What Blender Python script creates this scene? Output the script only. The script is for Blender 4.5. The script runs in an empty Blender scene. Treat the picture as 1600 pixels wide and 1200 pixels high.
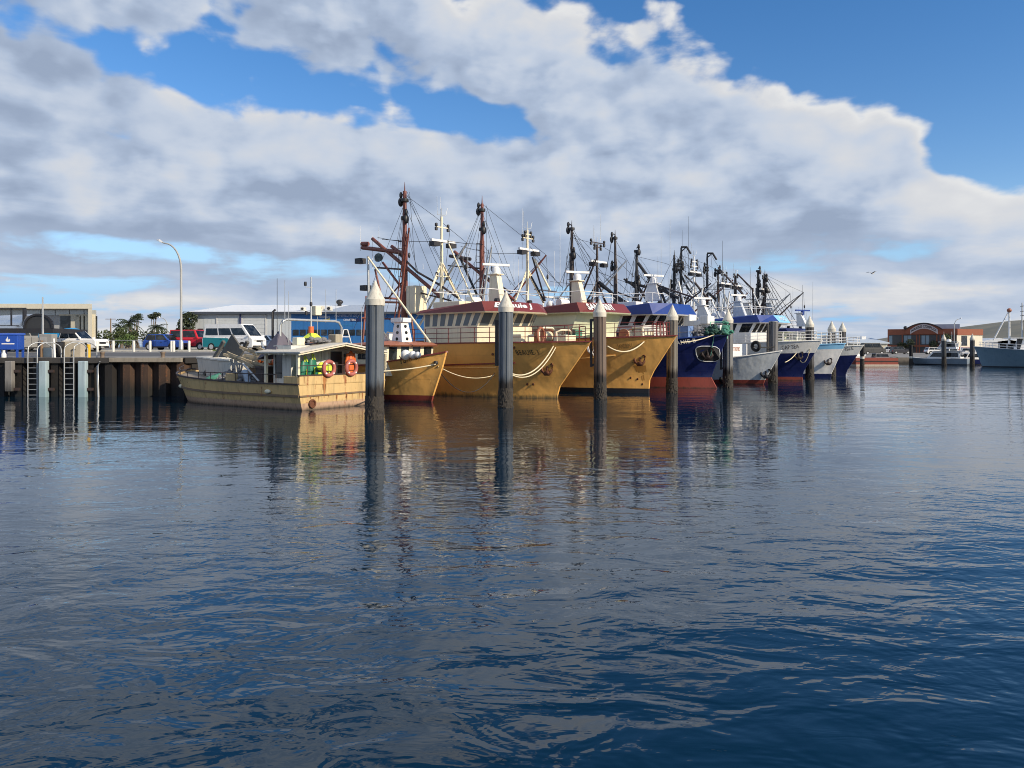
import bpy, math, random
import numpy as np
from mathutils import Vector, Matrix
R = random.Random(11)
S = bpy.context.scene
COL = S.collection
# ---- camera model: level camera 2.8 m above the water, looking along +Y ----
F, CX, HY, HC = 1200.0, 800.0, 541.0, 2.8
def WX(px, D): return (px - CX) / F * D
def WZ(py, D): return HC - (py - HY) / F * D
def P(px, py, D): return Vector((WX(px, D), D, WZ(py, D)))
def V3(*a): return Vector(a)

class MB:
    """collects shapes and links them as ONE mesh object"""
    def __init__(s): s.v = []; s.f = []; s.m = []; s.s = []
    def add(s, vs, fs, m=0, smooth=False):
        b = len(s.v)
        s.v += [tuple(p) for p in vs]
        for f in fs:
            s.f.append(tuple(i + b for i in f)); s.m.append(m); s.s.append(smooth)
        return s
    def hexa(s, p, m=0):
        return s.add(p, [(3,2,1,0),(4,5,6,7),(0,1,5,4),(1,2,6,5),(2,3,7,6),(3,0,4,7)], m)
    def box(s, x0, x1, y0, y1, z0, z1, m=0):
        return s.hexa([(x0,y0,z0),(x1,y0,z0),(x1,y1,z0),(x0,y1,z0),(x0,y0,z1),(x1,y0,z1),(x1,y1,z1),(x0,y1,z1)], m)
    def bar(s, a, b, w, h, m=0, up=(0,0,1)):
        a = Vector(a); b = Vector(b); d = (b - a).normalized(); u = Vector(up)
        if abs(d.dot(u)) > .98: u = Vector((1,0,0))
        x = d.cross(u).normalized(); y = x.cross(d).normalized()
        c = [(-1,-1),(1,-1),(1,1),(-1,1)]
        ps = [a + x*(i*w/2) + y*(j*h/2) for i,j in c] + [b + x*(i*w/2) + y*(j*h/2) for i,j in c]
        return s.hexa(ps, m)
    def tube(s, pts, r, n=6, m=0, r2=None, smooth=True):
        pts = [Vector(p) for p in pts]; k = len(pts)
        vs = []; fs = []
        for i, p in enumerate(pts):
            d = (pts[min(i+1,k-1)] - pts[max(i-1,0)])
            d = d.normalized() if d.length > 1e-9 else Vector((0,0,1))
            u = Vector((0,0,1)) if abs(d.z) < .95 else Vector((1,0,0))
            x = d.cross(u).normalized(); y = x.cross(d)
            rr = r if r2 is None else r + (r2 - r)*i/(k-1)
            for j in range(n):
                a = 2*math.pi*j/n
                vs.append(p + x*(math.cos(a)*rr) + y*(math.sin(a)*rr))
        for i in range(k-1):
            for j in range(n):
                a = i*n+j; b = i*n+(j+1)%n
                fs.append((a, b, b+n, a+n))
        s.add(vs, fs, m, smooth)
        s.add(vs[:n], [tuple(range(n))[::-1]], m); s.add(vs[-n:], [tuple(range(n))], m)
        return s
    def lathe(s, prof, n=12, c=(0,0,0), m=0, smooth=True, rot=0, caps=True):
        vs = []; fs = []
        for r, z in prof:
            for j in range(n):
                a = 2*math.pi*j/n + rot
                vs.append((c[0]+r*math.cos(a), c[1]+r*math.sin(a), c[2]+z))
        for i in range(len(prof)-1):
            for j in range(n):
                a = i*n+j; b = i*n+(j+1)%n
                fs.append((a, b, b+n, a+n))
        s.add(vs, fs, m, smooth)
        if caps:
            s.add(vs[:n], [tuple(range(n))[::-1]], m); s.add(vs[-n:], [tuple(range(n))], m)
        return s
    def loft(s, rings, m=0, smooth=False, caps=True):
        n = len(rings[0]); vs = [p for r in rings for p in r]; fs = []
        for i in range(len(rings)-1):
            for j in range(n):
                a = i*n+j; b = i*n+(j+1)%n
                fs.append((a, b, b+n, a+n))
        s.add(vs, fs, m, smooth)
        if caps:
            s.add(rings[0], [tuple(range(n))[::-1]], m); s.add(rings[-1], [tuple(range(n))], m)
        return s
    def prism(s, poly, y0, y1, m=0):          # polygon in x,z extruded along y (poly counter-clockwise seen from -y)
        n = len(poly)
        vs = [(x,y0,z) for x,z in poly] + [(x,y1,z) for x,z in poly]
        fs = [tuple(range(n)), tuple(range(n,2*n))[::-1]] + [(i+n,(i+1)%n+n,(i+1)%n,i) for i in range(n)]
        return s.add(vs, fs, m)
    def ball(s, c, r, nu=8, nv=6, m=0, sq=(1,1,1)):
        prof = []
        vs = []; fs = []
        for i in range(nv+1):
            th = math.pi*i/nv
            for j in range(nu):
                a = 2*math.pi*j/nu
                vs.append((c[0]+r*sq[0]*math.sin(th)*math.cos(a), c[1]+r*sq[1]*math.sin(th)*math.sin(a), c[2]-r*sq[2]*math.cos(th)))
        for i in range(nv):
            for j in range(nu):
                a = i*nu+j; b = i*nu+(j+1)%nu
                fs.append((a, b, b+nu, a+nu))
        return s.add(vs, fs, m, True)
    def torus(s, c, R0, r, ax=(0,0,1), nu=20, nv=8, m=0):
        ax = Vector(ax).normalized(); u = Vector((0,0,1)) if abs(ax.z) < .9 else Vector((1,0,0))
        x = ax.cross(u).normalized(); y = ax.cross(x); c = Vector(c); vs = []; fs = []
        for i in range(nu):
            a = 2*math.pi*i/nu; d = x*math.cos(a)+y*math.sin(a)
            for j in range(nv):
                b = 2*math.pi*j/nv
                vs.append(c + d*(R0+r*math.cos(b)) + ax*(r*math.sin(b)))
        for i in range(nu):
            for j in range(nv):
                fs.append((i*nv+j, ((i+1)%nu)*nv+j, ((i+1)%nu)*nv+(j+1)%nv, i*nv+(j+1)%nv))
        return s.add(vs, fs, m, True)
    def cyl(s, a, b, r, n=12, m=0, r2=None): return s.tube([a,b], r, n, m, r2)
    def quadlip(s, c4, off, m=0):             # thin slab lying on a face: corners c4 counter-clockwise, proud by off
        c = [Vector(p) for p in c4]; nrm = (c[1]-c[0]).cross(c[3]-c[0]).normalized()
        return s.hexa([p - nrm*.004 for p in c] + [p + nrm*off for p in c], m)
    def build(s, name, mats, parent=None, bevel=0.0, kind=None):
        me = bpy.data.meshes.new(name)
        me.from_pydata([tuple(p) for p in s.v], [], s.f)
        for mt in (mats if isinstance(mats, (list, tuple)) else [mats]): me.materials.append(mt)
        me.polygons.foreach_set('material_index', s.m)
        me.polygons.foreach_set('use_smooth', s.s)
        me.update()
        o = bpy.data.objects.new(name, me); COL.objects.link(o)
        if parent is not None: o.parent = parent
        if bevel:
            md = o.modifiers.new('bevel', 'BEVEL'); md.width = bevel; md.segments = 2; md.limit_method = 'ANGLE'
        if kind: o['kind'] = kind
        return o

def tag(o, label=None, cat=None, group=None, kind=None):
    if label: o['label'] = label
    if cat: o['category'] = cat
    if group: o['group'] = group
    if kind: o['kind'] = kind
    return o
def thing(name, label, cat, loc=(0,0,0), rz=0.0, group=None):
    o = bpy.data.objects.new(name, None); COL.objects.link(o)
    o.empty_display_size = .3
    o.location = loc; o.rotation_euler = (0,0,rz)
    return tag(o, label, cat, group)
def dup(root, loc, rz=None, label=None, scale=None):
    def cp(o, par):
        c = o.copy(); COL.objects.link(c)
        if par is not None: c.parent = par
        for ch in KIDS(o): cp(ch, c)
        return c
    r = cp(root, None); r.location = loc
    if rz is not None: r.rotation_euler = (0,0,rz)
    if label: r['label'] = label
    if scale: r.scale = (scale,)*3
    return r
def KIDS(o): return [c for c in bpy.data.objects if c.parent == o]

_txt = {}
def text_mesh(txt, shear=0.0, bold=0.0, spacing=1.0):
    """flat lettering as (verts, faces), normalised to x 0..1 wide, y 0..aspect"""
    cu = bpy.data.curves.new('t', 'FONT'); cu.body = txt; cu.shear = shear; cu.resolution_u = 2; cu.offset = bold; cu.space_character = spacing
    ob = bpy.data.objects.new('t', cu); COL.objects.link(ob)
    bpy.context.view_layer.update()
    me = bpy.data.meshes.new_from_object(ob.evaluated_get(bpy.context.evaluated_depsgraph_get()))
    vs = [v.co.copy() for v in me.vertices]; fs = [tuple(p.vertices) for p in me.polygons]
    bpy.data.objects.remove(ob); bpy.data.curves.remove(cu); bpy.data.meshes.remove(me)
    x0 = min(v.x for v in vs); x1 = max(v.x for v in vs); w = x1 - x0
    y0 = min(v.y for v in vs); y1 = max(v.y for v in vs)
    return [((v.x-x0)/w, (v.y-y0)/(y1-y0)) for v in vs], fs
def flat_text(txt, o, ux, uy, w, h, m, name, parent, shear=0.0, bold=0.0, spacing=1.0):
    vs, fs = text_mesh(txt, shear, bold, spacing)
    o = Vector(o); ux = Vector(ux).normalized(); uy = Vector(uy).normalized()
    mb = MB(); mb.add([o + ux*(a*w) + uy*(b*h) for a, b in vs], fs)
    return mb.build(name, m, parent)

# ---------------------------------------------------------------- materials
_M = {}
def nodes(name):
    m = bpy.data.materials.new(name); m.use_nodes = True
    nt = m.node_tree; b = nt.nodes['Principled BSDF']
    return m, nt, b, nt.links
def nd(nt, t, **k):
    n = nt.nodes.new(t)
    for a, v in k.items(): setattr(n, a, v)
    return n
def mathn(nt, op, a, b=None, clamp=False):
    n = nt.nodes.new('ShaderNodeMath'); n.operation = op; n.use_clamp = clamp
    for i, x in enumerate((a, b)):
        if x is None: continue
        if isinstance(x, (int, float)): n.inputs[i].default_value = x
        else: nt.links.new(x, n.inputs[i])
    return n.outputs[0]
def mixc(nt, f, a, b):
    n = nt.nodes.new('ShaderNodeMix'); n.data_type = 'RGBA'
    for i, x in ((0, f), (6, a), (7, b)):
        if isinstance(x, (int, float)): n.inputs[i].default_value = x
        elif isinstance(x, (tuple, list)): n.inputs[i].default_value = (*x[:3], 1)
        else: nt.links.new(x, n.inputs[i])
    return n.outputs[2]
def ramp(nt, x, lo, hi):
    n = nt.nodes.new('ShaderNodeMapRange'); n.interpolation_type = 'SMOOTHSTEP'
    nt.links.new(x, n.inputs[0]); n.inputs[1].default_value = lo; n.inputs[2].default_value = hi
    return n.outputs[0]
def noise(nt, vec, scale, detail=4, rough=.55, dist=0):
    n = nt.nodes.new('ShaderNodeTexNoise'); n.inputs['Scale'].default_value = scale
    n.inputs['Detail'].default_value = detail; n.inputs['Roughness'].default_value = rough; n.inputs['Distortion'].default_value = dist
    if vec is not None: nt.links.new(vec, n.inputs['Vector'])
    return n.outputs['Fac']
def mapping(nt, vec, scale=(1,1,1), rot=(0,0,0), loc=(0,0,0)):
    n = nt.nodes.new('ShaderNodeMapping'); nt.links.new(vec, n.inputs[0])
    n.inputs[1].default_value = loc; n.inputs[2].default_value = rot; n.inputs[3].default_value = scale
    return n.outputs[0]
def paint(name, col, rough=.45, dirt=.25, rust=0.0, metal=0.0, scale=1.0, rustcol=(.16,.055,.02), bump=0.0, fade=.12, low=None, plates=False):
    """painted or plain surface with patchy fading, grime and downward rust streaks; low = (z0, z1, colour) tide staining"""
    if name in _M: return _M[name]
    m, nt, b, L = nodes(name)
    raw = nd(nt, 'ShaderNodeTexCoord').outputs['Object']
    oi = nd(nt, 'ShaderNodeObjectInfo'); va = nd(nt, 'ShaderNodeVectorMath', operation='ADD'); L.new(raw, va.inputs[0]); L.new(oi.outputs['Location'], va.inputs[1]); tc = va.outputs[0]
    n1 = noise(nt, tc, 1.3*scale, 6, .6)
    n2 = noise(nt, mapping(nt, tc, (3.5,3.5,.45)), 1.6*scale, 5, .6)
    c = mixc(nt, mathn(nt, 'MULTIPLY', ramp(nt, n1, .35, .7), fade*2), col, tuple(min(1, x*1.25+.02) for x in col))
    c = mixc(nt, mathn(nt, 'MULTIPLY', ramp(nt, n2, .45, .75), dirt), c, tuple(x*.45+.01 for x in col))
    if rust > 0:
        n3 = noise(nt, mapping(nt, tc, (4,4,.35), loc=(3,1,7)), 1.1*scale, 6, .65)
        n4 = noise(nt, tc, 7*scale, 6, .7)
        k = mathn(nt, 'ADD', mathn(nt, 'MULTIPLY', n3, .65), mathn(nt, 'MULTIPLY', n4, .35))
        c = mixc(nt, ramp(nt, k, .66-.22*rust, .74-.14*rust), c, mixc(nt, n4, rustcol, tuple(x*2.4 for x in rustcol)))
    if low:
        z = nd(nt, 'ShaderNodeSeparateXYZ'); L.new(raw, z.inputs[0])
        zz = mathn(nt, 'ADD', z.outputs[2], mathn(nt, 'MULTIPLY', mathn(nt, 'SUBTRACT', n2, .5), low[3] if len(low) > 3 else .9))
        c = mixc(nt, ramp(nt, zz, low[0], low[1]), low[2], c)
    L.new(c, b.inputs['Base Color'])
    b.inputs['Roughness'].default_value = rough; b.inputs['Metallic'].default_value = metal
    L.new(mathn(nt, 'ADD', mathn(nt, 'MULTIPLY', n1, .25), rough-.12), b.inputs['Roughness'])
    if plates:                                       # welded plate seams and slightly dished panels
        bk = nd(nt, 'ShaderNodeTexBrick'); bk.inputs['Scale'].default_value = 1.0; bk.inputs['Mortar Size'].default_value = .012; bk.inputs['Mortar Smooth'].default_value = .6
        bk.inputs['Brick Width'].default_value = 3.4; bk.inputs['Row Height'].default_value = 1.15
        L.new(mapping(nt, raw, (1,1,1), (math.radians(90),0,0)), bk.inputs['Vector'])
        dn = noise(nt, mapping(nt, tc, (1.0,1.0,.8)), 1.5, 2, .4)
        bp = nd(nt, 'ShaderNodeBump'); bp.inputs['Strength'].default_value = 1; bp.inputs['Distance'].default_value = 1
        L.new(mathn(nt, 'ADD', mathn(nt, 'MULTIPLY', bk.outputs['Fac'], .0035), mathn(nt, 'MULTIPLY', dn, .05)), bp.inputs['Height']); L.new(bp.outputs[0], b.inputs['Normal'])
        c = mixc(nt, mathn(nt, 'MULTIPLY', bk.outputs['Fac'], .14), c, tuple(x*.5 for x in col)); L.new(c, b.inputs['Base Color'])
    if bump:
        bp = nd(nt, 'ShaderNodeBump'); bp.inputs['Strength'].default_value = 1; bp.inputs['Distance'].default_value = bump
        L.new(noise(nt, tc, 9*scale, 6, .65), bp.inputs['Height']); L.new(bp.outputs[0], b.inputs['Normal'])
    _M[name] = m; return m
def glass(name, col=(.01,.013,.016)):
    if name in _M: return _M[name]
    m, nt, b, L = nodes(name)
    tc = nd(nt, 'ShaderNodeTexCoord').outputs['Object']
    n = noise(nt, tc, 1.7, 3)
    L.new(mixc(nt, ramp(nt, n, .45, .65), col, tuple(x*3+.01 for x in col)), b.inputs['Base Color'])
    b.inputs['Roughness'].default_value = .06; b.inputs['IOR'].default_value = 1.5
    _M[name] = m; return m
def leafmat(name, c1, c2):
    if name in _M: return _M[name]
    m, nt, b, L = nodes(name)
    tc = nd(nt, 'ShaderNodeTexCoord').outputs['Object']
    L.new(mixc(nt, ramp(nt, noise(nt, tc, 2.2, 4), .35, .65), c1, c2), b.inputs['Base Color'])
    b.inputs['Roughness'].default_value = .65
    _M[name] = m; return m

YEL = (.86,.46,.13)
M_ = dict(
  white = paint('white paint', (.78,.78,.76), .4, .25, .12),
  white2 = paint('clean white paint', (.8,.8,.79), .35, .22, .07),
  cream = paint('cream paint', (.82,.74,.54), .45, .28, .18),
  creamgreen = paint('pale green cream paint', (.72,.76,.55), .45, .15, .05),
  tan = paint('weathered tan hull paint', (.60,.42,.19), .55, .55, .5, plates=True, low=(.0,.4,(.10,.085,.06),.6)),
  tansolid = paint('weathered tan paint', (.62,.46,.24), .55, .4, .3),
  yellow = paint('ochre hull paint', YEL, .4, .16, .20, low=(-.05,.25,(.17,.13,.06),.6), plates=True, rustcol=(.30,.13,.04)),
  yellow2 = paint('brighter ochre hull paint', (.84,.52,.18), .4, .15, .08),
  maroon = paint('maroon paint', (.17,.028,.024), .4, .2),
  roofred = paint('dull orange red trim', (.36,.13,.07), .5, .35, .1),
  navy = paint('navy paint', (.008,.014,.085), .3, .25, .1, plates=True),
  royal = paint('royal blue paint', (.012,.045,.24), .35, .2),
  skyblue = paint('light blue paint', (.25,.55,.85), .4, .15),
  grey = paint('pale grey hull paint', (.60,.64,.67), .4, .3, .16, plates=True),
  boot = paint('red antifouling', (.24,.045,.03), .55, .4, low=(-.05,.12,(.05,.03,.02),.3)),
  bootblack = paint('black antifouling', (.012,.014,.022), .5, .3),
  rustred = paint('rust red mast paint', (.20,.062,.045), .55, .4, .5),
  rust = paint('bare rust', (.13,.045,.02), .8, .5, .6, bump=.02),
  dark = paint('black steel', (.018,.018,.022), .5, .3, .18),
  darkwire = paint('dark wire', (.02,.02,.022), .6, .1),
  darkmetal = paint('dark brown steel', (.045,.03,.028), .55, .4, .35),
  galv = paint('galvanised steel', (.48,.5,.51), .4, .3, metal=.5),
  alu = paint('bright aluminium', (.7,.7,.7), .3, .2, metal=.4),
  rope = paint('pale rope', (.66,.58,.40), .8, .3, scale=8),
  ropegreen = paint('green rope', (.16,.42,.33), .8, .3, scale=8),
  greynet = paint('grey net', (.22,.22,.23), .85, .5, bump=.05, scale=4),
  greennet = paint('green net', (.07,.26,.19), .85, .5, bump=.05, scale=4),
  black = paint('black rubber', (.014,.014,.014), .7, .3),
  orange = paint('orange plastic', (.70,.15,.035), .5, .2),
  liferose = paint('faded red lifebuoy', (.42,.12,.10), .65, .5),
  green = paint('dark green oilskin', (.012,.16,.10), .45, .3),
  hivis = paint('hi vis yellow fabric', (.62,.75,.06), .6, .2),
  timber = paint('old timber', (.20,.13,.075), .75, .5, bump=.02),
  deckc = paint('worn deck paint', (.26,.22,.17), .7, .5, .3),
  glass = glass('dark window glass'), glassg = glass('greenish window glass', (.03,.045,.045)),
  glassb = glass('blue tinted glass', (.10,.20,.27)),
)
# ---------------------------------------------------------------- sky, sun, camera
SUN_AZ, SUN_EL = math.radians(122), math.radians(27)
def build_world():
    w = bpy.data.worlds.new('World'); S.world = w; w.use_nodes = True
    nt = w.node_tree; L = nt.links
    for n in list(nt.nodes): nt.nodes.remove(n)
    def wu(px, py):
        U = math.atan((px-CX)/F); return U, math.atan((HY-py)/F*math.cos(U))
    # density group: azimuth/elevation in, cloud amount out
    g = bpy.data.node_groups.new('cloud_field', 'ShaderNodeTree')
    for nm, io, t in (('Az','INPUT','NodeSocketFloat'),('El','INPUT','NodeSocketFloat'),('Density','OUTPUT','NodeSocketFloat'),('Billow','OUTPUT','NodeSocketFloat')):
        g.interface.new_socket(nm, in_out=io, socket_type=t)
    gi = g.nodes.new('NodeGroupInput'); go = g.nodes.new('NodeGroupOutput')
    az, el = gi.outputs[0], gi.outputs[1]
    M = lambda op, a, b=None, clamp=False: mathn(g, op, a, b, clamp)
    def comb(x, y, z=0.0):
        c = g.nodes.new('ShaderNodeCombineXYZ')
        for i, q in enumerate((x, y, z)):
            if isinstance(q, (int, float)): c.inputs[i].default_value = q
            else: g.links.new(q, c.inputs[i])
        return c.outputs[0]
    # perspective cloud-deck coordinates: the deck recedes to the horizon
    elc = M('MAXIMUM', el, 0.0)
    inv = M('DIVIDE', 1.0, M('ADD', M('SINE', elc), .085))
    pv = comb(M('MULTIPLY', M('SINE', az), inv), M('MULTIPLY', M('COSINE', az), inv), 0.0)
    deck = noise(g, mapping(g, pv, (.85,1.0,1), loc=(2.3,1.1,0)), .62, 6, .56, .25)
    cum = noise(g, comb(az, M('MULTIPLY', el, 1.5), 4.4), 7.0, 6, .52, .2)
    roll = noise(g, mapping(g, comb(az, M('MULTIPLY', el, 3.0), 2.2), (1,1,1), (0,0,.12)), 8.0, 5, .55, .3)
    wv = g.nodes.new('ShaderNodeTexNoise'); wv.inputs['Scale'].default_value = 9; wv.inputs['Detail'].default_value = 3; g.links.new(comb(az, el, 7.7), wv.inputs['Vector'])
    wa = g.nodes.new('ShaderNodeVectorMath'); wa.operation = 'MULTIPLY_ADD'; g.links.new(wv.outputs['Color'], wa.inputs[0]); wa.inputs[1].default_value = (.07,.05,0); g.links.new(comb(az, M('MULTIPLY', el, 1.45), 0.0), wa.inputs[2])
    vo = g.nodes.new('ShaderNodeTexVoronoi'); vo.feature = 'SMOOTH_F1'; vo.inputs['Scale'].default_value = 13; vo.inputs['Detail'].default_value = 1.6; vo.inputs['Roughness'].default_value = .55; vo.inputs['Smoothness'].default_value = .35
    vo.voronoi_dimensions = '2D'; vo.normalize = True; g.links.new(wa.outputs[0], vo.inputs['Vector'])
    puff = M('SUBTRACT', .42, vo.outputs['Distance'])
    big = noise(g, comb(az, M('MULTIPLY', el, 2.2), 1.7), 3.2, 3, .5, .3)
    # big cloud banks (+) and blue gaps (-): px, py, half width px, half height px, tilt deg, weight
    blobs = [(190,30,330,62,-4,.32),(520,50,330,75,10,.36),(850,110,270,120,24,.50),(1000,160,170,110,30,.30),(100,165,300,70,12,.5),(420,235,360,55,8,.34),
             (1230,215,200,80,12,.66),(1335,185,90,62,20,.62),(1160,165,34,26,0,.3),(1215,150,30,26,0,.34),(1275,160,30,24,0,.25),(1345,150,38,28,0,.4),(1395,215,26,40,0,.35),(1500,280,44,26,0,.3),(1440,265,40,22,0,.25),(940,120,70,40,20,.2),(1020,150,60,40,0,.25),(960,265,80,26,0,.2),(1060,95,60,60,0,.1),(1130,200,110,60,0,.3),(1400,290,170,52,14,.50),(1020,290,300,65,5,.36),(1500,350,200,42,8,.36),
             (300,330,520,70,0,.24),(800,330,300,60,0,.2),(120,300,260,50,0,.2),(1480,436,260,20,0,.34),(330,452,500,14,2,.22),(900,420,260,40,0,.12),
             (1080,40,90,90,0,.15),(1430,400,260,50,4,.12),(1560,370,160,60,6,.36),(700,370,500,50,0,.34),(250,340,420,36,3,.28),(120,400,300,24,0,.04),(860,470,340,40,0,.12),(1500,500,300,24,0,.12),(200,505,400,22,0,.12),
             (90,58,190,22,11,-.70),(250,95,110,26,16,-.5),(395,120,210,36,12,-.55),(640,160,200,34,10,-.52),(755,200,75,30,15,-.95),(730,10,60,46,40,-.38),
             (1400,20,330,95,0,-.9),(1600,130,170,160,0,-.9),(1210,60,120,60,20,-.35),(1640,250,90,70,0,-.5),(1500,190,60,60,0,-.45),
             (350,396,330,17,2,-.44),(150,372,160,14,3,-.28),(520,430,220,13,3,-.40),(140,440,220,9,1,-.42),(1290,405,180,20,-4,-.40),(1350,462,260,16,0,-.30),
             (1360,362,110,12,4,-.22),(900,-260,260,120,0,-.5),(1500,-250,600,260,0,-.9),(300,-120,240,50,8,.3),(500,-420,420,110,-8,.28),(250,-190,260,40,0,-.3)]
    acc = M('MULTIPLY', M('SUBTRACT', 1.0, ramp(g, el, .10, .30)), .20)
    for px, py, hw, hh, tilt, wt in blobs:
        u, v = wu(px, py); sx = hw/F; sy = hh/F; t = math.radians(-tilt)
        du = M('SUBTRACT', az, u); dv = M('SUBTRACT', el, v)
        a = M('ADD', M('MULTIPLY', du, math.cos(t)/sx), M('MULTIPLY', dv, math.sin(t)/sx))
        b = M('ADD', M('MULTIPLY', du, -math.sin(t)/sy), M('MULTIPLY', dv, math.cos(t)/sy))
        r2 = M('ADD', M('MULTIPLY', a, a), M('MULTIPLY', b, b))
        acc = M('ADD', acc, M('MULTIPLY', M('EXPONENT', M('MULTIPLY', r2, -.75)), wt*.58))
    # low elevations use the deck noise, higher ones the billowing noise
    wl = ramp(g, el, .06, .26)
    n = M('ADD', M('MULTIPLY', M('SUBTRACT', deck, .5), M('SUBTRACT', 1.5, M('MULTIPLY', wl, 1.1))),
          M('MULTIPLY', M('SUBTRACT', cum, .5), M('ADD', .45, M('MULTIPLY', wl, 1.0))))
    n = M('ADD', n, M('MULTIPLY', M('SUBTRACT', big, .5), .85))
    n = M('ADD', n, M('MULTIPLY', M('SUBTRACT', roll, .5), M('SUBTRACT', 1.15, M('MULTIPLY', wl, .55))))
    n = M('ADD', n, M('MULTIPLY', puff, M('ADD', .22, M('MULTIPLY', wl, .75))))
    d = M('ADD', acc, n)
    g.links.new(d, go.inputs[0]); g.links.new(n, go.inputs[1])

    tc = nd(nt, 'ShaderNodeTexCoord').outputs['Generated']
    sp = nd(nt, 'ShaderNodeSeparateXYZ'); L.new(tc, sp.inputs[0])
    AZ = mathn(nt, 'ARCTAN2', sp.outputs[0], sp.outputs[1]); EL = mathn(nt, 'ARCSINE', sp.outputs[2])
    def field(da, de):
        n = nd(nt, 'ShaderNodeGroup'); n.node_tree = g
        L.new(mathn(nt, 'ADD', AZ, da), n.inputs[0]); L.new(mathn(nt, 'ADD', EL, de), n.inputs[1]); return n.outputs
    (d0, n0), (d1, n1), (d2, n2) = field(0, 0), field(.014, .022), field(.034, .062)
    alpha = ramp(nt, d0, -.08, .20)
    thick = ramp(nt, d0, .06, .50)
    # sun-side relief: cloud thins out towards the sun -> bright rim
    D = lambda a, b, k: mathn(nt, 'MULTIPLY', mathn(nt, 'SUBTRACT', a, b), k)
    lit = mathn(nt, 'ADD', mathn(nt, 'ADD', D(d0, d2, .78), D(n0, n1, .36)), D(n0, n2, .42))
    lowdim = ramp(nt, EL, .08, .24)
    base = mathn(nt, 'SUBTRACT', mathn(nt, 'ADD', .57, mathn(nt, 'MULTIPLY', lowdim, .02)), mathn(nt, 'MULTIPLY', thick, mathn(nt, 'ADD', .11, mathn(nt, 'MULTIPLY', lowdim, .30))))
    lit = mathn(nt, 'MULTIPLY', lit, mathn(nt, 'ADD', .60, mathn(nt, 'MULTIPLY', lowdim, .40)))
    base = mathn(nt, 'ADD', base, mathn(nt, 'MULTIPLY', mathn(nt, 'SUBTRACT', 1.0, ramp(nt, EL, .0, .13)), .13))
    lit = mathn(nt, 'MULTIPLY', mathn(nt, 'TANH', mathn(nt, 'DIVIDE', lit, .50)), .50)      # bright rims roll off softly
    lit = mathn(nt, 'ADD', lit, mathn(nt, 'MULTIPLY', mathn(nt, 'SUBTRACT', n0, n1), .28))
    br = mathn(nt, 'ADD', base, lit, True)
    cc = nd(nt, 'ShaderNodeValToRGB'); L.new(br, cc.inputs[0])
    e = cc.color_ramp.elements
    e[0].position = 0; e[0].color = (.27,.335,.455,1)
    e[1].position = 1; e[1].color = (.665,.67,.675,1)
    x = e.new(.34); x.color = (.36,.435,.565,1)
    x = e.new(.62); x.color = (.47,.53,.63,1)
    x = e.new(.84); x.color = (.575,.59,.62,1)
    sky = nd(nt, 'ShaderNodeTexSky'); sky.sky_type = 'NISHITA'; sky.sun_disc = False
    sky.sun_elevation = SUN_EL; sky.sun_rotation = SUN_AZ; sky.air_density = 1.0; sky.dust_density = .1; sky.ozone_density = 1.5
    hs = nd(nt, 'ShaderNodeHueSaturation'); hs.inputs['Saturation'].default_value = 1.36; L.new(sky.outputs[0], hs.inputs['Color'])
    vm = nd(nt, 'ShaderNodeVectorMath', operation='MULTIPLY'); L.new(hs.outputs[0], vm.inputs[0]); vm.inputs[1].default_value = (1.0,.93,1.03); tint = vm.outputs[0]
    b1 = nd(nt, 'ShaderNodeBackground'); L.new(mixc(nt, mathn(nt, 'SUBTRACT', 1.0, ramp(nt, EL, .02, .20)), tint, (2.2,4.1,6.2)), b1.inputs[0]); b1.inputs[1].default_value = .125
    b2 = nd(nt, 'ShaderNodeBackground'); L.new(cc.outputs[0], b2.inputs[0]); b2.inputs[1].default_value = 1.0
    mx = nd(nt, 'ShaderNodeMixShader'); L.new(alpha, mx.inputs[0]); L.new(b1.outputs[0], mx.inputs[1]); L.new(b2.outputs[0], mx.inputs[2])
    out = nd(nt, 'ShaderNodeOutputWorld'); L.new(mx.outputs[0], out.inputs[0])
    w.cycles.sampling_method = 'MANUAL'; w.cycles.sample_map_resolution = 512
build_world()

sl = bpy.data.lights.new('sun', 'SUN'); sl.energy = 4.2; sl.angle = math.radians(.53); sl.color = (1,.86,.66)
so = bpy.data.objects.new('sun', sl); COL.objects.link(so)
sd = Vector((math.sin(SUN_AZ)*math.cos(SUN_EL), math.cos(SUN_AZ)*math.cos(SUN_EL), math.sin(SUN_EL)))
so.rotation_euler = sd.to_track_quat('Z', 'Y').to_euler(); so.location = (60,-30,60)

cd = bpy.data.cameras.new('camera'); cam = bpy.data.objects.new('camera', cd); COL.objects.link(cam)
cam.location = (0,0,HC); cam.rotation_euler = (math.radians(90),0,0)
cd.sensor_width = 36; cd.lens = F/1600*36; cd.shift_y = -(600-HY)/1600
cd.clip_start = .1; cd.clip_end = 5000
S.camera = cam
S.view_settings.view_transform = 'Standard'; S.view_settings.look = 'None'
S.view_settings.exposure = .25; S.view_settings.gamma = 1
try: S.view_settings.use_curve_mapping = False
except Exception: pass
S.cycles.max_bounces = 4; S.cycles.use_adaptive_sampling = True; S.cycles.adaptive_threshold = .02; S.cycles.caustics_reflective = False; S.cycles.caustics_refractive = False
S.cycles.use_denoising = True
S.cycles.pixel_filter_type = 'BLACKMAN_HARRIS'; S.cycles.filter_width = 1.0
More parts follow.
